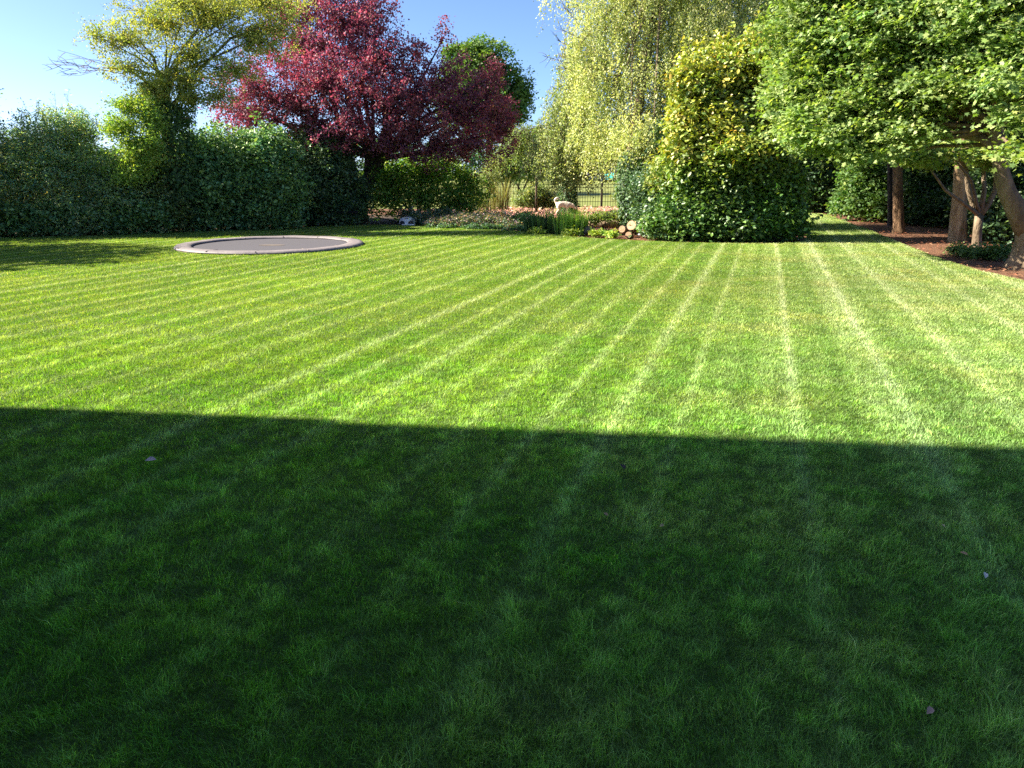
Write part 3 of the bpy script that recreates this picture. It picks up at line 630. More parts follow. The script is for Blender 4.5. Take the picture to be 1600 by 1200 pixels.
def car(px, py, Y, label, paint, L, hgt, rz, kind='car', group=None):
    x, y = P(px, py, Y)[:2]
    o = empty('parked_' + kind, (x, y, 0), label, kind, group, rz)
    pm = surf_mat("paint_" + kind + label[:5], tuple(c * .95 for c in paint), paint, 2, .3, .02, spec=.5)
    gl = M['dark']; Wd = 1.75
    if kind == 'van': prof = [(-L / 2, .35), (L / 2, .35), (L / 2, .95), (L / 2 - .75, 1.15), (L / 2 - 1.35, hgt - .08), (L / 2 - 1.7, hgt), (-L / 2 + .15, hgt), (-L / 2, hgt - .2)]
    else: prof = [(-L / 2, .4), (L / 2, .4), (L / 2, .75), (L / 2 - .9, .92), (L / 2 - 1.6, hgt - .05), (L / 2 - 2.1, hgt), (-L / 2 + .7, hgt - .04), (-L / 2 + .15, 1.0), (-L / 2, .9)]
    b = MB(); k = len(prof)
    b.add([(p[0], -Wd / 2, p[1]) for p in prof] + [(p[0], Wd / 2, p[1]) for p in prof], [tuple(range(k)), tuple(range(2 * k - 1, k - 1, -1))] + [(i, (i + 1) % k + 0, (i + 1) % k + k, i + k)[::-1] for i in range(k)])
    b.build('body', pm, o)
    for s in (-1, 1):
        wb = MB(); wb.add([(L / 2 - 1.5, s * (Wd / 2 + .01), .98), (L / 2 - 1.75, s * (Wd / 2 + .01), hgt - .12), (-L / 2 + .8, s * (Wd / 2 + .01), hgt - .14), (-L / 2 + .5, s * (Wd / 2 + .01), .98)], [(0, 1, 2, 3)]); wb.build('side_window', gl, o)
        for xx in (-L / 2 + .75, L / 2 - .8):
            wh = MB(); wh.tube([(xx, s * (Wd / 2 - .18), .33), (xx, s * (Wd / 2 + .02), .33)], .33, 18); wo = wh.build('wheel', M['dark'], o)
            MB().tube([(xx, s * (Wd / 2 + .02), .33), (xx, s * (Wd / 2 + .035), .33)], .19, 12).build('rim', M['white'], wo)
car(932, 280, 132, "small lilac-grey van parked beyond the field, half behind leaves", (.48, .44, .55), 3.2, 1.95, 0, 'van')
car(957, 281, 132, "turquoise car parked at the far edge of the field", (.05, .42, .40), 3.0, 1.45, .9, 'car')
car(972, 282, 131, "cream-white car parked right of the turquoise one", (.7, .66, .55), 2.9, 1.3, 1.3, 'car')

# ------------------------------------------------------------------ mesh fence
def fence():
    Yf = 36.4; xs = [-10.8 + 3.0 * i for i in range(9)]
    o = empty('mesh_fence', (0, Yf, 0), "dark green wire mesh fence between garden and field", 'fence')
    for x in xs:
        b = MB(); b.box((x, .03, .58), (.10, .10, 1.2), 0, .01); b.add([(x - .05, -.02, 1.18), (x + .05, -.02, 1.18), (x + .05, .08, 1.18), (x - .05, .08, 1.18), (x, .03, 1.23)], [(0, 1, 4), (1, 2, 4), (2, 3, 4), (3, 0, 4)]); b.build('post', M['post'], o)
    for i in range(len(xs) - 1):
        b = MB(); x0, x1 = xs[i], xs[i + 1]
        for k in range(1, 24):
            x = x0 + .05 + (2.9) * k / 24; b.box((x, -.012, .57), (.018, .012, 1.08))
        for z in (.08, .30, .52, .74, .94, 1.08): b.box(((x0 + x1) / 2, .0, z), (2.9, .012, .02))
        b.build('mesh_panel', M['fence'], o)
fence()
# ------------------------------------------------------------------ birches
def strands(blobs, n, per, length, seed, freq=1.3, rag=.35, shell=.5):
    "hanging twigs: start on the crown's upper shell, leaves strung down each"
    cp, d, bid = clumps(blobs, n, shell, rag, seed, freq, zmin=.5)
    L = length * rng.uniform(.4, 1.3, len(cp))
    hx = d * np.array([1, 1, 0]) * rng.uniform(.0, .35, (len(cp), 1)) + rng.normal(0, .10, (len(cp), 3)) * [1, 1, 0]
    end = cp + hx * L[:, None] + np.array([0, 0, -1]) * L[:, None]
    t = rng.random((len(cp), per, 1))
    bow = hx[:, None] * (t * (1 - t)) * 1.2 * L[:, None, None]
    pos = cp[:, None] + (end - cp)[:, None] * t + bow + rng.normal(0, .05, (len(cp), per, 3))
    return cp, end, bid, pos.reshape(-1, 3), np.repeat(np.arange(len(cp)), per)
def birch(name, label, base, trunk, blobs, n, per, length, size, pal, seed, ivy=None, tr=.2, tint=.2):
    o = empty(name, (base[0], base[1], 0), label, 'tree', None)
    cp, end, bid, pos, ids = strands(blobs, n, per, length, seed)
    ok = pos[:, 2] > .3; pos, ids = pos[ok], ids[ok]
    leaves('crown', pos, size, M['birch'], pal, o, 'simple', (0, 0, .15), 1.3, axis=np.array([0, 0, -1.0]), aspread=.6, cmul=clump_tint(cp, ids, tint, .05))
    limb_tree(o, trunk, list(np.linspace(tr * 1.2, tr * .45, len(trunk))), blobs, cp, bid, M['barkpale'], twigr=.010, limb_r=.05, twig_n=500)
    k = min(900, len(cp)); s = rng.choice(len(cp), k, replace=False)
    sticks('hanging_twigs', cp[s], end[s], .005, .002, M['twig'], o)
    if ivy: ivy_on(o, ivy[0], ivy[1], ivy[2], .085, P_IVY)
    return o
Y1 = 30.3; YC = 24.6
x1, y1 = P(888, 330, Y1)[:2]
birch('weeping_birch', "drooping birch whose slim trunk wrapped in ivy stands behind the white dog", (x1, y1), [np.array([x1, y1, -.1]), P(887, 300, Y1), P(885, 262, Y1), P(887, 235, 29), P(895, 190, 26.5)],
      [bb(905, 190, YC, 50, 44), bb(860, 232, YC, 34, 26, 1.0), bb(915, 235, YC, 44, 30), bb(895, 150, YC, 36, 44), bb(885, 215, YC, 40, 34), bb(905, 90, YC, 34, 40), bb(950, 218, YC, 32, 20), bb(878, 255, YC - .4, 32, 16, .5)],
      1900, 26, .75, .062, P_BIRCH, 31, ivy=([np.array([x1, y1, 0]), P(887, 300, Y1), P(885, 262, Y1)], [.38, .34, .30], 3000))
def small_weeper():
    Y = 31; x, y = P(838, 330, Y)[:2]
    birch('weeping_tree', "small arching tree with drooping green leaves left of the birches", (x, y), [np.array([x, y, -.1]), P(838, 280, Y), P(840, 225, Y), P(848, 200, Y)],
          [bb(820, 205, Y, 26, 16), bb(845, 200, Y, 26, 16), bb(805, 225, Y, 20, 22), bb(835, 225, Y, 30, 20), bb(860, 220, Y, 22, 22)], 480, 24, .5, .065, [(3, (.09, .15, .035)), (3, (.13, .19, .05)), (1, (.2, .24, .08))], 37, tr=.045)
small_weeper()
Y2 = 22.0
x2, y2 = P(986, 352, Y2 - .6)[:2]; x2 += .05
birch('silver_birch', "tall pale grey-green weeping birch filling the sky right of centre", (x2 + .05, y2 + .1), [np.array([x2, y2, -.1]), P(985, 300, Y2 - .6), P(986, 240, Y2), P(1000, 150, 23), P(1020, 40, 24), P(1040, -60, 24.5)],
      [bb(935, 60, 23.8, 46, 60), bb(985, 30, 24.3, 75, 70), bb(1060, 20, 24.8, 80, 70), bb(1130, 40, 24.8, 70, 70), bb(960, 130, 23.3, 60, 60), bb(1030, 110, 23.8, 75, 70), bb(925, 130, 23.3, 34, 50), bb(985, 195, 22.9, 56, 46), bb(940, 205, 22.9, 42, 36), bb(1035, 190, 23.1, 50, 50), bb(1100, 130, 24.3, 80, 70), bb(985, 205, 21.9, 44, 40), bb(1020, 225, 21.7, 34, 30), bb(1150, 60, 22.9, 60, 50), bb(1100, 30, 22.9, 50, 50), bb(1170, 20, 24.3, 60, 70), bb(990, 220, 22.9, 44, 26), bb(1000, -60, 24.3, 150, 60), bb(1140, -60, 24.3, 100, 60), bb(950, 222, 22.9, 38, 20), bb(905, 70, 23.6, 22, 30)],
      8200, 28, .8, .058, P_BIRCHG, 41, ivy=([np.array([x2, y2, 0]), P(985, 320, Y2 - .6), P(985, 290, Y2 - .5), P(986, 255, Y2 - .3), P(988, 238, Y2)], [.30, .31, .34, .28, .16], 4600), tr=.17)
def bare_shoots():
    o = bpy.data.objects['silver_birch']; A = []; B = []
    for (a, b_) in (((905, 60), (868, 40)), ((900, 90), (862, 92)), ((905, 40), (888, 5)), ((900, 30), (880, 10)), ((895, 75), (870, 62)), ((890, 100), (850, 88)), ((905, 20), (898, -10)), ((895, 110), (866, 104))):
        r0, e = P(*a, 23.3), P(*b_, 23.2); A.append(r0); B.append(e)
        for q in range(6):
            t = random.uniform(.2, .9); s = r0 + (e - r0) * t; A.append(s); B.append(s + norm(np.array([-.5, rng.normal(0, .4), rng.normal(.4, .6)])) * random.uniform(.15, .45))
    sticks('bare_twigs', np.array(A), np.array(B), .009, .003, M['twig'], o)
bare_shoots()

# ------------------------------------------------------------------ the big mixed shrub bed at centre right
shrub('dark_yew', "dark green shrub in shadow between ivy pillar and glossy bush", 'shrub', (3.95, 20.7),
      [bb(1030, 315, 20.5, 36, 44, .8), bb(1012, 290, 20.6, 26, 26, .6), bb(1060, 290, 20.8, 40, 40, .8), bb(1030, 345, 20.0, 30, 22, .5), bb(1035, 225, 21.6, 24, 30, .5), bb(1010, 320, 20.5, 20, 36, .5)], 1500, 24, .075, DKGREEN, 'waxy', crad=.2)
shrub('dogwood_shrub', "pale-leaved shrub spilling over the dark one beside the birch", 'shrub', (4.3, 20.0),
      [bb(1050, 262, 20.0, 36, 16, .6), bb(1035, 285, 19.9, 24, 14, .4), bb(1075, 275, 19.8, 20, 16, .4)], 360, 24, .085, [(3, (.16, .20, .05)), (2, (.22, .24, .09)), (1, (.09, .14, .03))], 'leaf', 'ovate', crad=.2, stems=3, twig_n=80)
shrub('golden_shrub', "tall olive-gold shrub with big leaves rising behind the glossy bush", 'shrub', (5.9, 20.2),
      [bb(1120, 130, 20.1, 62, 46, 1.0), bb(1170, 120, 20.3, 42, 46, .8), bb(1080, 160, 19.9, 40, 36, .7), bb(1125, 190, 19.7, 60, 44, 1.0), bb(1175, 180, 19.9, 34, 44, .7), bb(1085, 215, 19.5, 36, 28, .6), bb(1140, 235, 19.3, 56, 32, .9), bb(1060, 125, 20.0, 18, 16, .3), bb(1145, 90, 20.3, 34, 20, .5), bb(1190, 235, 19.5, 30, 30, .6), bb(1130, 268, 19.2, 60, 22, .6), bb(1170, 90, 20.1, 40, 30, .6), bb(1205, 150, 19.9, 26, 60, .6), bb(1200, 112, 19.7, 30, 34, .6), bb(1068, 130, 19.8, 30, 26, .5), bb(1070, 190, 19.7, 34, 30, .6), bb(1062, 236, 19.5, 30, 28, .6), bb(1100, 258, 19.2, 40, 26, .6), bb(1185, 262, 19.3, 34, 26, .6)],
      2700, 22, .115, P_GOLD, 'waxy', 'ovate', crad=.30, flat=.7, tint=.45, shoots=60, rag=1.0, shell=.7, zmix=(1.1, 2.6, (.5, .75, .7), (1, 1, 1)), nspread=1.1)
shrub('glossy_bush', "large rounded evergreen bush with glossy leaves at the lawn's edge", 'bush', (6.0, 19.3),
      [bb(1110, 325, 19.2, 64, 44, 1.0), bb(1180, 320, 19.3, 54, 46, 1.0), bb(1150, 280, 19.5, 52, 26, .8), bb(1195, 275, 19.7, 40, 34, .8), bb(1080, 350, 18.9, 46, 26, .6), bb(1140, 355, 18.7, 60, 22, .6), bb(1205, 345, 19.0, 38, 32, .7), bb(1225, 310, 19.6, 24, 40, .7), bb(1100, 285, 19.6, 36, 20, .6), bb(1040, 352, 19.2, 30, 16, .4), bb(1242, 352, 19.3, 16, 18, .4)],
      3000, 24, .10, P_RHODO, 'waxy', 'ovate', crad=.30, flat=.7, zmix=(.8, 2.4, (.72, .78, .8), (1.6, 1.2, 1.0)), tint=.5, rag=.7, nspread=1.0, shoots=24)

# ------------------------------------------------------------------ wood at the right
def wood_shrub(name, label, cat, px, py, Y, blobs, n, pal, size=.11, **kw):
    c = P(px, py, Y); return shrub(name, label, cat, (c[0], Y), [bb(*b) for b in blobs], n, 22, size, pal, kw.pop('mat', 'leaf'), kw.pop('kind', 'ovate'), crad=kw.pop('crad', .3), **kw)
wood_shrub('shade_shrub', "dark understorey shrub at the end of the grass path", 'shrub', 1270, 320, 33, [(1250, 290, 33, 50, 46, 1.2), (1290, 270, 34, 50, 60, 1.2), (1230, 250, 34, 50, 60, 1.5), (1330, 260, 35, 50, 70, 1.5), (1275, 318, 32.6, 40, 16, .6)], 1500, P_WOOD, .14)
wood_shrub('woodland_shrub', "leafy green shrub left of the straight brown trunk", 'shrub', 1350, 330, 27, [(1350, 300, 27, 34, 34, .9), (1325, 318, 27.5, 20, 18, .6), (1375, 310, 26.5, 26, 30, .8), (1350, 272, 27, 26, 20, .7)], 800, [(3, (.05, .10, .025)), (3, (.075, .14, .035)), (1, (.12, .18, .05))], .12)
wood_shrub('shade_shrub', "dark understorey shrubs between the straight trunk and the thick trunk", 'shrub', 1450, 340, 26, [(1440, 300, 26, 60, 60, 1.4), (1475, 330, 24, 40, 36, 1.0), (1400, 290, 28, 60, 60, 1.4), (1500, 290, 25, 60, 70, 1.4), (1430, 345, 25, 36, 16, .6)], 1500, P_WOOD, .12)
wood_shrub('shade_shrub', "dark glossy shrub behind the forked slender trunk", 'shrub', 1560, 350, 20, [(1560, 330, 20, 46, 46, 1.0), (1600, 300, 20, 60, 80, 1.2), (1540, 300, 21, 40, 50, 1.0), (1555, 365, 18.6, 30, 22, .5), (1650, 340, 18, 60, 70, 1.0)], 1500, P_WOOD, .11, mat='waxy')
def back_mass():
    "evergreens closing the wood behind the trunks"
    for i, (px, Y, w_, top, lab) in enumerate([(1225, 37, 60, 120, "tall dark evergreen closing the end of the grass path"), (1320, 38, 70, 60, "tall dark evergreen behind the straight trunk"), (1420, 33, 80, 40, "tall dark evergreen between straight and thick trunks"), (1520, 28, 80, 30, "tall dark evergreen behind the thick trunk"), (1620, 24, 90, 20, "tall dark evergreen behind the big maple"), (1735, 20, 90, 20, "dark evergreen outside the photo, right of the maple")]):
        c = P(px, 300, Y)
        bl = [bb(px, yy, Y, w_ * (1 - .25 * k / 4), 60, 1.8) for k, yy in enumerate(range(310, top - 160, -75))]
        simple_tree('evergreen_tree', lab, 'tree', (c[0], Y), 4, .2, bl, 1700, 20, .17, DKGREEN, 'leaf', crad=.45, flat=.7, twig_n=100, group='dark evergreens at the back of the wood', bark='barkdark')
back_mass()
# the trunks
def trunk_tree(name, label, pts, rad, bark, blobs, n, per, size, pal, crad, forks=(), kind='ovate', flat=.4, nside=12, twig_n=300, fork=None, limb_r=.05, tint=.2, nb=(0, -.1, .8)):
    o = empty(name, (pts[0][0], pts[0][1], 0), label, 'tree')
    cp, d, bid = clumps(blobs, n, .5, .4, seed=pts[0][0])
    if n:
        pos, nn, ids = spread(cp, per, crad, flat, .3)
        leaves('crown', pos, size, M['leaf'], pal, o, kind, nn * .9 + np.array(nb) * .4, .8, cmul=clump_tint(cp, ids, tint))
    pts = [np.array(p, float) for p in pts]; pts[0][2] = -.08
    # flared root
    p1 = pts[0] + (pts[1] - pts[0]) * .10; p2 = pts[0] + (pts[1] - pts[0]) * .28
    tp = [pts[0], p1, p2] + pts[1:]; rr = [rad[0] * 1.7, rad[0] * 1.25, rad[0] * 1.05] + list(rad[1:])
    limb_tree(o, tp, rr, blobs, cp, bid, M[bark], twig_n=twig_n, limb_r=limb_r, fork=fork, nside=nside)
    if forks:
        b = MB()
        for f_ in forks: b.tube(local(o, f_[0]), f_[1], 9, wob=.07)
        b.build('forks', M[bark], o, True)
    return o
g = lambda px, py: np.array([*G(px, py), 0.0])
def along(px0, py0, px, py, dY=0):
    y = G(px0, py0)[1] + dY; return P(px, py, y)
# a: straight brown trunk
T = (1405, 363)
trunk_tree('pine_tree', "straight brown trunk standing alone on the bark mulch", [g(*T), along(*T, 1403, 300), along(*T, 1402, 230), along(*T, 1402, 120), along(*T, 1404, 10, 0), along(*T, 1404, -120)], [.14, .13, .125, .11, .10, .08], 'barkred',
           [bb(1400, 40, 22.5, 70, 60, 1.5), bb(1360, 100, 23, 60, 50, 1.3), bb(1440, 110, 23, 60, 50, 1.3), bb(1400, -60, 22.5, 100, 60, 1.6)], 900, 22, .12, P_WOOD, .35)
T = (1392, 352)
trunk_tree('slim_dark_tree', "thin dark trunk just behind the straight brown trunk", [g(*T), along(*T, 1391, 300), along(*T, 1390, 200), along(*T, 1388, 60)], [.09, .08, .07, .05], 'barkdark', [bb(1388, 130, 24.5, 50, 50, 1.3)], 300, 22, .13, P_WOOD, .35)
T = (1384, 346)
trunk_tree('leaning_tree', "slender leaning trunk left of the straight brown trunk", [g(*T), along(*T, 1382, 330), along(*T, 1375, 310), along(*T, 1364, 285), along(*T, 1352, 240), along(*T, 1345, 190)], [.11, .10, .085, .07, .05, .03], 'bark', [bb(1345, 200, 26.5, 40, 40, 1.0)], 300, 22, .13, P_WOOD, .3)
# d: thick trunk
T = (1497, 376)
trunk_tree('redwood_tree', "thickest short pale-lit trunk with dark base among shrubs", [g(*T), along(*T, 1497, 340), along(*T, 1500, 300), along(*T, 1503, 240), along(*T, 1506, 120), along(*T, 1508, -60)], [.20, .185, .17, .15, .12, .09], 'barkwarm',
           [bb(1506, 110, 19.5, 60, 70, 1.3), bb(1470, 190, 19.5, 50, 40, 1.0), bb(1540, 180, 20, 50, 40, 1.0), bb(1506, 0, 19.5, 80, 70, 1.5)], 900, 22, .12, P_WOOD, .35, nside=16)
# e: forked slender
T = (1526, 386)
yT = G(*T)[1]
trunk_tree('forked_tree', "slender grey trunk forking low, right of the thick pale trunk", [g(*T), along(*T, 1527, 360), along(*T, 1530, 336)], [.10, .095, .09], 'barkpale',
           [bb(1480, 235, 16.8, 40, 14, .7), bb(1540, 245, 17.2, 26, 20, .6), bb(1440, 245, 16.4, 42, 14, .7)], 130, 26, .11, P_MAPLE, .28,
           forks=[([along(*T, 1530, 338), along(*T, 1520, 318), along(*T, 1513, 295), along(*T, 1509, 265), along(*T, 1498, 245, -.2), along(*T, 1475, 225, -.4)], [.075, .065, .058, .05, .04, .03]), ([along(*T, 1530, 338), along(*T, 1545, 318), along(*T, 1556, 295), along(*T, 1556, 240), along(*T, 1550, 190)], [.075, .062, .055, .045, .035]), ([along(*T, 1532, 332), along(*T, 1538, 300), along(*T, 1536, 250)], [.06, .05, .035])], kind='maple')
# f: the big maple
def maple():
    T = (1604, 418); y0 = G(*T)[1]
    pts = [g(*T), along(*T, 1607, 370), along(*T, 1604, 340), ]
    o = empty('maple_tree', (pts[0][0], pts[0][1], 0), "large maple with forked flared trunk and wide layered light-green crown", 'tree')
    D = [(1262, 40, 15.6, 60, 44), (1312, 110, 15.4, 76, 50), (1275, 160, 15.4, 58, 40), (1360, 60, 15, 90, 60), (1250, 192, 15.2, 40, 26), (1330, 200, 14.8, 90, 32), (1420, 150, 14.4, 90, 50), (1470, 60, 14.4, 100, 60), (1400, 212, 14.2, 60, 14), (1470, 132, 13.6, 60, 24), (1560, 75, 13.4, 80, 46),
         (1560, 135, 12.8, 60, 18), (1320, -30, 15.4, 100, 60), (1440, -50, 15, 110, 60), (1580, -30, 13.6, 110, 70), (1330, 240, 14.6, 40, 10), (1280, 215, 15, 40, 16), (1600, 238, 12.0, 18, 9), (1590, 182, 12.2, 24, 8), (1680, 80, 13, 90, 80), (1232, 100, 15.8, 20, 50), (1520, 30, 13.8, 70, 50), (1222, 145, 15.6, 16, 24)]
    blobs = [bb(px, py, Y, r, ry, 1.1) for px, py, Y, r, ry in D]
    cp, d, bid = clumps(blobs, 4200, .7, .55, seed=55, freq=1.9)
    pos, nn, ids = spread(cp, 36, .32, .22, .45)
    nb_ = nn * .9 + np.array([-.25, -.25, .5]) * .6
    leaves('crown', pos, .076, M['leaf'], P_MAPLE, o, 'maple', nb_, .75, cmul=clump_tint(cp, ids, .2, .06))
    p1 = pts[0] + [0, 0, .16]; p2 = pts[0] + [0, 0, .45]
    pts[0][2] = -.1
    tp = [pts[0], p1, p2] + pts[1:]
    limb_tree(o, tp, [.42, .30, .25, .22, .19], blobs, cp, bid, M['barkpale'], twigr=.012, limb_r=.055, twig_n=1500, fork=along(*T, 1558, 200), nside=16)
    b = MB()
    for a, r in (([along(*T, 1606, 366), along(*T, 1590, 330), along(*T, 1573, 300), along(*T, 1563, 262), along(*T, 1557, 200), along(*T, 1558, 120), along(*T, 1550, 20), along(*T, 1540, -80)], [.20, .17, .14, .12, .115, .10, .08, .05]),
                 ([along(*T, 1607, 364), along(*T, 1618, 312, .1), along(*T, 1622, 240, .2), along(*T, 1618, 140, .2), along(*T, 1620, -20, .2)], [.20, .18, .15, .12, .08]),
                 ([along(*T, 1558, 235), along(*T, 1535, 215, .1), along(*T, 1490, 208, .6), along(*T, 1430, 200, 1), along(*T, 1350, 170, 1.6)], [.09, .075, .06, .045, .02]),
                 ([along(*T, 1558, 215), along(*T, 1520, 180, .2), along(*T, 1450, 130, .8), along(*T, 1370, 90, 1.4)], [.08, .07, .05, .02]),
                 ([along(*T, 1557, 180), along(*T, 1590, 160, -.2), along(*T, 1640, 130, -.4)], [.07, .05, .03]),
                 ([along(*T, 1556, 222), along(*T, 1540, 226, .3), along(*T, 1470, 228, .8), along(*T, 1400, 238, 1.0)], [.05, .04, .03, .015])):
        b.tube(local(o, a), r, 10, wob=.05)
    b.build('boughs', M['barkpale'], o, True)
maple()
shrub('ivy_groundcover', "low ivy and fern patch on the mulch beside the maple trunk", 'plant', (8.9, 15.3), [bb(1530, 398, 15.2, 36, 9, .5), bb(1560, 392, 15.0, 26, 10, .4), bb(1500, 392, 15.8, 22, 6, .4)], 300, 18, .06, [(3, (.05, .10, .03)), (2, (.10, .15, .05))], crad=.16, stems=0, twig_n=0, rag=.5)

# ------------------------------------------------------------------ flower bed
def chips():
    n = 26000; x = rng.uniform(-14, 17, n); y = rng.uniform(9, 34, n)
    ok = ~inpoly(x, y, LAWN); x, y = x[ok], y[ok]; ok = (x > .3) | ((y > 19) & (rng.random(len(x)) < .12)); x, y = x[ok], y[ok]
    pos = np.stack([x, y, .012 + rng.random(len(x)) * .03], 1)
    o = leaves('wood_chips', pos, .085, M['petal'], [(3, (.24, .10, .06)), (3, (.13, .06, .035)), (1, (.36, .21, .13)), (1, (.05, .03, .02))], None, 'narrow', (0, 0, 2), .6)
    tag(o, "reddish bark chips strewn over the planting beds", "mulch", kind='stuff')
chips()
def blades_plant(name, label, base, n, h, wid, rad, pal, lean=.18, cat='plant', mat='waxy', group=None, flowers=None):
    o = empty(name, (base[0], base[1], 0), label, cat, group)
    a = rng.uniform(0, 6.283, n); r = rad * np.sqrt(rng.random(n)); b0 = np.stack([base[0] + r * np.cos(a), base[1] + r * np.sin(a) * .6, np.full(n, -.01)], 1)
    hh = h * rng.uniform(.6, 1.1, n); ln = np.stack([np.cos(a), np.sin(a), a * 0], 1) * (r / rad * lean)[:, None] + rng.normal(0, lean * .35, (n, 3)) * [1, 1, 0]
    th = rng.uniform(0, 3.14, n); wv = np.stack([np.cos(th), np.sin(th), th * 0], 1) * wid / 2
    mid = b0 + ln * (hh * .4)[:, None] + np.stack([a * 0, a * 0, hh * .6], 1); tip = b0 + ln * (hh * 1.2)[:, None] + np.stack([a * 0, a * 0, hh], 1)
    V = np.stack([b0 - wv, b0 + wv, mid + wv * .9, mid - wv * .9, tip], 1).reshape(-1, 3); k = (np.arange(n) * 5)[:, None]
    T = np.concatenate([k + np.array([[0, 1, 2]]), k + np.array([[0, 2, 3]]), k + np.array([[3, 2, 4]])])
    cols = np.array([p[1] for p in pal]); w_ = np.array([p[0] for p in pal], float); c = cols[rng.choice(len(pal), n, p=w_ / w_.sum())] * rng.uniform(.8, 1.2, (n, 1))
    mesh_np('leaves', V, T, M[mat], o, col=np.repeat(c, 5, 0)); return o
IR = [(3, (0.23, 0.413, 0.072)), (2, (0.324, 0.5, 0.108)), (1, (0.459, 0.55, 0.168))]
bx, by = G(888, 366); blades_plant('iris_clump', "tall upright bright green iris leaves below the white dog", (bx, by), 330, .70, .030, .52, IR, .16, mat='leaf')
bx, by = G(846, 366); blades_plant('iris_clump', "shorter darker iris leaves in shade left of the bright iris", (bx, by), 240, .66, .026, .46, [(3, (.03, .08, .02)), (2, (.05, .12, .03))], .2)
for px, py, r, lab in ((840, 367, 14, "leftmost small yellow-green leafy plant at the bed's front edge"), (892, 369, 18, "yellow-green leafy plant at the foot of the tall iris"), (938, 370, 22, "widest yellow-green leafy plant, left of the cut logs"), (956, 372, 10, "smallest yellow-green plant nearest the cut logs")):
    b = G(px, py)
    shrub('hosta_plant', lab, 'plant', b, [bb(px, py - 4, b[1], r, 6, .22)], 46, 16, .065, [(3, (.20, .27, .04)), (2, (.14, .22, .03)), (1, (.28, .32, .08))], 'leaf', 'ovate', crad=.10, stems=0, twig_n=0, group='yellow-green edging plants')
b = G(945, 364); shrub('bed_bush', "small green bush on bare stems behind the edging plants", 'bush', b, [bb(945, 338, b[1], 28, 6, .35), bb(925, 343, b[1], 16, 8, .3), bb(966, 340, b[1] + .2, 14, 6, .3)], 110, 20, .06, [(3, (.10, .15, .03)), (2, (.16, .2, .05))], crad=.14, stems=20, stem_r=.010, twig_n=60, bark='barkdark')
b = G(740, 353); shrub('catmint_mound', "wide low mound of grey-green foliage with faded mauve flowers", 'plant', b, [bb(735, 346, 23.6, 50, 13, .7), bb(770, 344, 23.4, 34, 14, .6), bb(700, 348, 23.8, 34, 9, .6), bb(795, 352, 22.9, 20, 8, .4)], 1000, 22, .055, [(3, (.06, .10, .06)), (2, (.09, .13, .08)), (2, (.24, .17, .19)), (1, (.30, .22, .20))], crad=.14, stems=0, twig_n=120, rag=.3)
b = G(668, 351); shrub('spotted_plant', "low pale-speckled leafy plant right of the white mower", 'plant', b, [bb(665, 341, 24.8, 26, 10, .5), bb(690, 338, 25.2, 26, 12, .5), bb(640, 335, 25.4, 16, 8, .4)], 420, 20, .06, [(4, (.05, .09, .05)), (1, (.30, .30, .27))], crad=.15, stems=0, twig_n=60, rag=.4)
b = G(800, 362)
shrub('cranesbill', "low blue-green foliage spilling along the bed's edge towards the lawn", 'plant', b, [bb(700, 356, 23.0, 34, 4, .25), bb(760, 357, 22.6, 40, 5, .25), bb(815, 360, 22.0, 34, 6, .3), bb(855, 362, 21.4, 20, 5, .2), bb(820, 345, 23.5, 26, 12, .5)], 760, 20, .06, [(3, (.035, .08, .04)), (2, (.05, .11, .05)), (1, (.09, .15, .07))], crad=.13, stems=0, twig_n=0, rag=.4)
def pink_carpet():
    n = 16000; x = rng.uniform(-2.5, 8, n); y = rng.uniform(26.5, 35.6, n); k = fbm(x * .9, y * .9) > .36; x, y = x[k], y[k]
    pos = np.stack([x, y, .02 + rng.random(len(x)) * .18 * fbm(x * 2, y * 2)], 1)
    o = leaves('pink_flowers', pos, .085, M['petal'], [(3, (.48, .25, .22)), (2, (.55, .33, .28)), (2, (.30, .24, .10)), (1.5, (.14, .17, .05))], None, 'simple', (0, 0, 1), 1.1)
    tag(o, "carpet of low pink flowers in front of the mesh fence", "flowers", kind='stuff')
pink_carpet()
b = (1.0, 35.2); shrub('fence_bush', "rounded wild bush growing against the fence, left of the dog", 'bush', (1.3, 34.9), [bb(842, 305, 34.8, 22, 18, .6), bb(822, 312, 34.6, 20, 14, .5), bb(860, 314, 34.6, 18, 12, .5)], 520, 22, .075, [(3, (.08, .12, .03)), (3, (.13, .17, .05)), (1, (.2, .2, .08))], crad=.2, stems=5, rag=.45)
b = P(780, 300, 33); blades_plant('tall_grass', "tall straw-coloured ornamental grass left of the fence bush", (b[0], 33), 170, 1.4, .022, .4, [(3, (.26, .25, .10)), (2, (.18, .21, .06)), (1, (.36, .32, .18))], .22, mat='leaf')
shrub('pale_willow', "pale narrow-leaved shrub between hazel bush and tall grass", 'shrub', (-.9, 31), [bb(762, 285, 31, 18, 22, .6), bb(775, 262, 32, 16, 14, .5), bb(750, 315, 30, 20, 16, .5)], 360, 22, .08, P_HEDGEL + [(2, (.24, .26, .08))], kind='narrow', crad=.2, stems=6, rag=.5, shoots=10)
shrub('fence_bush', "light green shrub against the fence right of the fence post", 'bush', (5.8, 34.6), [bb(985, 308, 34.6, 26, 14, .6), bb(1015, 290, 34.6, 30, 30, .8)], 420, 22, .085, P_HEDGEL, crad=.22, rag=.45)
shrub('pebble_plant', "small plant with tiny pale blue flowers right of the logs", 'plant', G(1006, 372), [bb(1006, 352, 19.9, 9, 16, .25)], 90, 18, .045, [(3, (.05, .09, .05)), (1.3, (.45, .47, .55))], crad=.1, stems=6, stem_r=.006, twig_n=30)

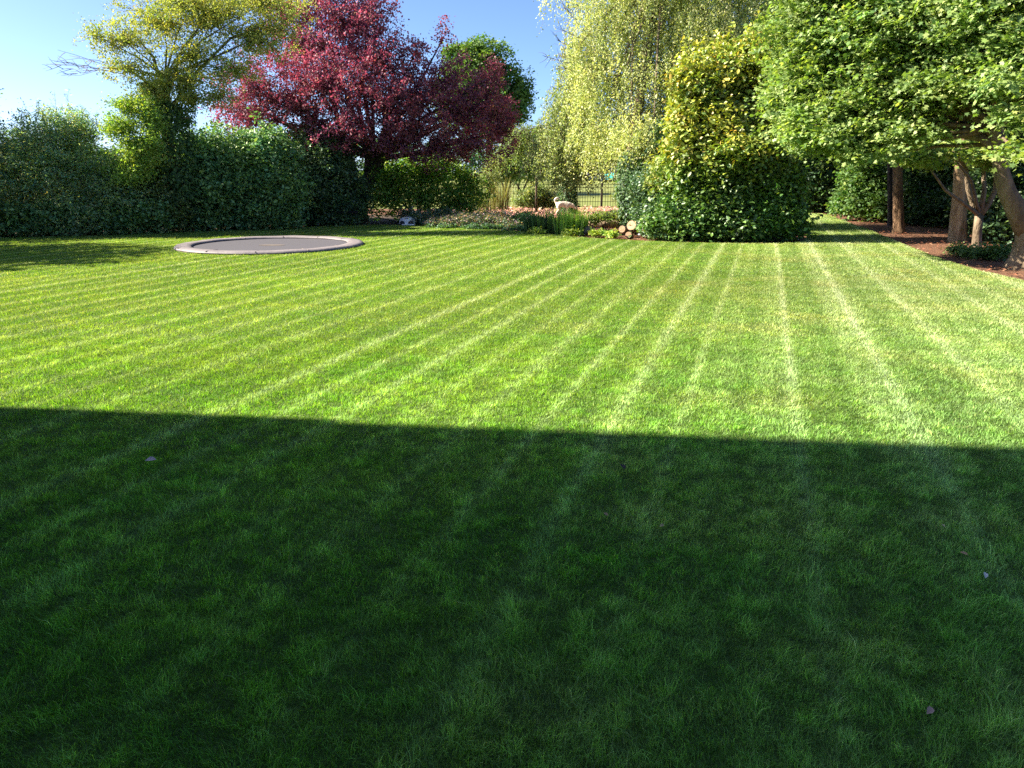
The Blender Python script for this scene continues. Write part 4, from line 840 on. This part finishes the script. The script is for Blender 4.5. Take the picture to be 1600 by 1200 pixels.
# rocks
def rock(px, py, Y, sx, sy, sz, mat, name, label, seed, group=None, rz=0.0):
    c = P(px, py, Y); rnd = np.random.default_rng(seed)
    import bmesh
    bm = bmesh.new(); bmesh.ops.create_icosphere(bm, subdivisions=3, radius=1)
    pl = [(norm(rnd.normal(0, 1, 3)), rnd.uniform(.55, .85)) for _ in range(12)]
    for v in bm.verts:
        p = np.array(v.co)
        for nn, dd in pl:
            k = p @ nn
            if k > dd: p = p - nn * (k - dd)
        p = p * (1 + .05 * (fbm(p[0:1] * 4 + seed, p[1:2] * 4, p[2:3] * 4)[0] - .5))
        v.co = (p[0] * sx, p[1] * sy, max(p[2], -.7) * sz)
    me = bpy.data.meshes.new(name); bm.to_mesh(me); bm.free(); me.materials.append(M[mat])
    o = bpy.data.objects.new(name, me); COL.objects.link(o); o.location = (c[0], c[1], max(.0, sz * .5) if py is None else max(c[2], sz * .45)); o.rotation_euler.z = rz
    return tag(o, label, 'rock', group)
gr = 'sandstone pieces of the rockery'
rock(856, 358, 21.3, .13, .12, .12, 'rockdark', 'boulder', "small brown boulder left of the iris leaves", 1, 'boulders in the bed')
rock(920, 360, 20.9, .16, .13, .14, 'rockdark', 'boulder', "dark grey boulder between iris and bed bush", 2, 'boulders in the bed')
rock(950, 350, 22.3, .66, .34, .17, 'rock', 'sandstone_slab', "wide flat sandstone slab behind the bare stems", 3, gr)
rock(958, 337, 23.6, .60, .30, .20, 'rock', 'sandstone_slab', "upper left sandstone block of the rockery step", 4, gr, .3)
rock(990, 338, 23.4, .42, .26, .22, 'rock', 'sandstone_slab', "upper right sandstone block touching the ivy pillar", 5, gr)
rock(1012, 344, 22.4, .16, .16, .12, 'rock', 'sandstone_slab', "small sandstone lump right of the ivy pillar", 6, gr, .5)
rock(990, 351, 22.0, .42, .26, .16, 'rock', 'sandstone_slab', "low sandstone slab just behind the cut logs", 7, gr)
# cut logs: round sawn faces turned towards the lawn
def log(px, py, Y, r, L, axis, label):
    c = P(px, py, Y); ax = norm(np.array(axis, float)); o = empty('cut_log', (c[0], c[1], 0), label, 'log', 'cut logs at the bed edge')
    b = MB(); b.tube(local(o, [c - ax * L, c - ax * L * .5, c]), [r * 1.02, r * .97, r], 20, wob=.04); b.build('bark', M['bark'], o, True)
    f_ = MB(); f_.tube(local(o, [c - ax * .004, c + ax * .006]), r * .93, 20, wob=.03); f_.build('sawn_face', M['cut'], o)
log(972, 358, 20.3, .095, .3, (-.45, -.85, .15), "small round cut log, left one of the log group")
log(987, 352, 20.2, .135, .34, (-.5, -.8, .35), "largest cut log leaning upright with its pale oval sawn face")
log(982, 367, 19.75, .085, .26, (-.35, -.9, .25), "lowest cut log resting on the mulch in front")

# ------------------------------------------------------------------ white dog nosing in the flower bed
def dog():
    Y = 29.5; c = P(872, 330, Y); o = empty('dog', (c[0], Y, 0), "white curly-tailed dog standing head down among the flowers", 'dog')
    J = [(0, 0, .46, .105), (.16, 0, .48, .115), (.33, 0, .47, .125), (.43, 0, .45, .10), (.52, 0, .41, .078), (.59, 0, .37, .072), (.66, 0, .31, .042), (.70, 0, .27, .028),
         (-.07, 0, .53, .045), (-.12, 0, .58, .052), (-.12, 0, .645, .056), (-.06, 0, .69, .054), (.01, 0, .675, .042), (.03, 0, .63, .026)]
    E = [(0, 1), (1, 2), (2, 3), (3, 4), (4, 5), (5, 6), (6, 7), (0, 8), (8, 9), (9, 10), (10, 11), (11, 12), (12, 13)]
    for s in (-1, 1):
        k = len(J); J += [(.0, s * .085, .36, .075), (.05, s * .095, .26, .05), (-.06, s * .095, .14, .028), (-.03, s * .095, .03, .026), (.03, s * .095, .015, .022)]
        E += [(0, k), (k, k + 1), (k + 1, k + 2), (k + 2, k + 3), (k + 3, k + 4)]
        k = len(J); J += [(.36, s * .09, .34, .06), (.33, s * .095, .23, .038), (.355, s * .095, .12, .026), (.355, s * .095, .03, .025), (.40, s * .095, .015, .022)]
        E += [(2, k), (k, k + 1), (k + 1, k + 2), (k + 2, k + 3), (k + 3, k + 4)]
        k = len(J); J += [(.565, s * .045, .43, .030), (.56, s * .065, .495, .011)]; E += [(5, k), (k, k + 1)]
    me = bpy.data.meshes.new('body'); me.from_pydata([j[:3] for j in J], E, []); b = bpy.data.objects.new('body', me); COL.objects.link(b); b.parent = o
    sk = b.modifiers.new('skin', 'SKIN'); sk.use_smooth_shade = True
    for i, j in enumerate(J): me.skin_vertices[0].data[i].radius = (j[3], j[3])
    me.skin_vertices[0].data[0].use_root = True
    b.modifiers.new('sub', 'SUBSURF').levels = 2; b.modifiers['sub'].render_levels = 2
    b.data.materials.append(surf_mat("dog_fur", (.60, .52, .42), (.82, .78, .70), 6, .95, .5))
    ns = MB()
    for s_, z_, r_ in ((0, .135, .014),): ns.tube([(.70, 0, .275), (.725, 0, .262)], [.018, .008], 8)
    ns.build('nose', M['dark'], o)
    for s in (-1, 1): MB().tube([(.625, s * .040, .375), (.63, s * .050, .377)], [.009, .006], 8).build('eye', M['dark'], o)
dog()

# ------------------------------------------------------------------ mower, small light, rail
def mower():
    x, y = G(636, 353); y += .1
    pl = empty('docking_plate', (x + .06, y - .22, 0), "white charging plate in front of the domed mower", 'plate')
    MB().box((0, 0, .035), (.40, .16, .07), 0, .02).build('plate', M['white'], pl)
    o = empty('robotic_mower', (x, y + .12, 0), "white domed robotic mower parked at the bed edge by the purple tree", 'mower')
    b = MB(); n = 28; rings = [(1.0, .06), (1.0, .10), (.95, .16), (.82, .215), (.6, .25), (.3, .27)]; vs = []
    for r, z in rings: vs += [(.275 * r * math.cos(2 * math.pi * i / n), .33 * r * math.sin(2 * math.pi * i / n), z) for i in range(n)]
    vs.append((0, 0, .275)); fs = []
    for k in range(len(rings) - 1):
        for i in range(n): j = (i + 1) % n; fs.append((k * n + i, k * n + j, k * n + n + j, k * n + n + i))
    for i in range(n): fs.append(((len(rings) - 1) * n + i, (len(rings) - 1) * n + (i + 1) % n, len(vs) - 1))
    b.add(vs, fs).build('shell', M['white'], o, True)
    MB().box((0, -.21, .215), (.13, .09, .05), 0, .012, Vector((1, 0, 0)).rotation_difference(Vector((1, 0, 0)))).build('control_panel', M['dark'], o)
    for s in (-1, 1): MB().tube([(s * .13, -.33, .09), (s * .13, -.20, .09)], .075, 16).build('wheel', M['dark'], o, True)
    MB().box((0, 0, .045), (.44, .5, .05), 0, .02).build('chassis', M['dark'], o)
mower()
def garden_light():
    x, y = G(701, 352); y += .15
    o = empty('garden_light', (x, y, 0), "small pale grey spot light tilted on the bed soil, left of the mauve mound", 'light')
    b = MB(); b.tube([(-.06, 0, 0), (-.02, 0, .09), (0, 0, .12)], [.012, .012, .015], 8); b.build('stake', M['white'], o, True)
    h_ = MB(); h_.tube([(-.03, .03, .10), (.0, -.02, .17), (.015, -.04, .20)], [.04, .055, .06], 14); h_.build('head', M['white'], o, True)
garden_light()
def rail():
    c = P(533, 333, 24.2); o = empty('garden_bench', (c[0], c[1], 0), "low thin dark metal bench frame in shade before the dark shrubs", 'bench')
    b = MB(); b.box((0, 0, .44), (1.12, .30, .025), 0, .006); b.build('seat', M['dark'], o)
    for sx in (-1, 1):
        for sy in (-1, 1): MB().tube([(sx * .5, sy * .13, 0), (sx * .48, sy * .12, .43)], .014, 8).build('leg', M['dark'], o)
rail()
# fallen leaves and petals on the grass
def fallen(px, py, size, col, label, rz):
    x, y = G(px, py); T_, F_ = template('ovate'); c, s = math.cos(rz), math.sin(rz)
    V = [((p[0] * c - p[1] * s) * size, (p[0] * s + p[1] * c) * size, (p[2] + .35 * abs(p[0]) + .25 * (p[1] - .5) ** 2) * size) for p in T_]
    me = bpy.data.meshes.new('fallen_leaf'); me.from_pydata(V, [], [tuple(f) for f in F_.tolist()])
    me.materials.append(surf_mat('dry_leaf_%d' % px, tuple(k * .75 for k in col), col, 30, .8, .2))
    o = bpy.data.objects.new('fallen_leaf', me); COL.objects.link(o); o.location = (x, y, .072); o.rotation_euler = (.35, .2, 0); tag(o, label, 'leaf', 'fallen leaves on the shaded lawn')
fallen(247, 737, .06, (.80, .60, .58), "pinkish-grey curled dead leaf, alone on the left of the lawn", 1.9)
fallen(975, 753, .05, (.06, .05, .05), "dark curled leaf on the shaded grass near the shadow edge", .4)
fallen(949, 828, .028, (.50, .33, .20), "tiny tan leaf left of the first pale mowing line", .8)
fallen(1036, 842, .028, (.55, .42, .20), "tiny yellowish leaf close to the pale mowing line", 2.2)
fallen(1508, 892, .034, (.62, .40, .22), "small orange-tan leaf near the right edge", 1.1)
fallen(1534, 919, .034, (.78, .75, .68), "small white petal just below the orange-tan leaf", 2.8)
fallen(1451, 1137, .036, (.60, .38, .30), "pinkish-brown leaf at the bottom right", 2.3)
fallen(1472, 846, .022, (.6, .5, .3), "smallest pale leaf above the orange-tan leaf", .3)
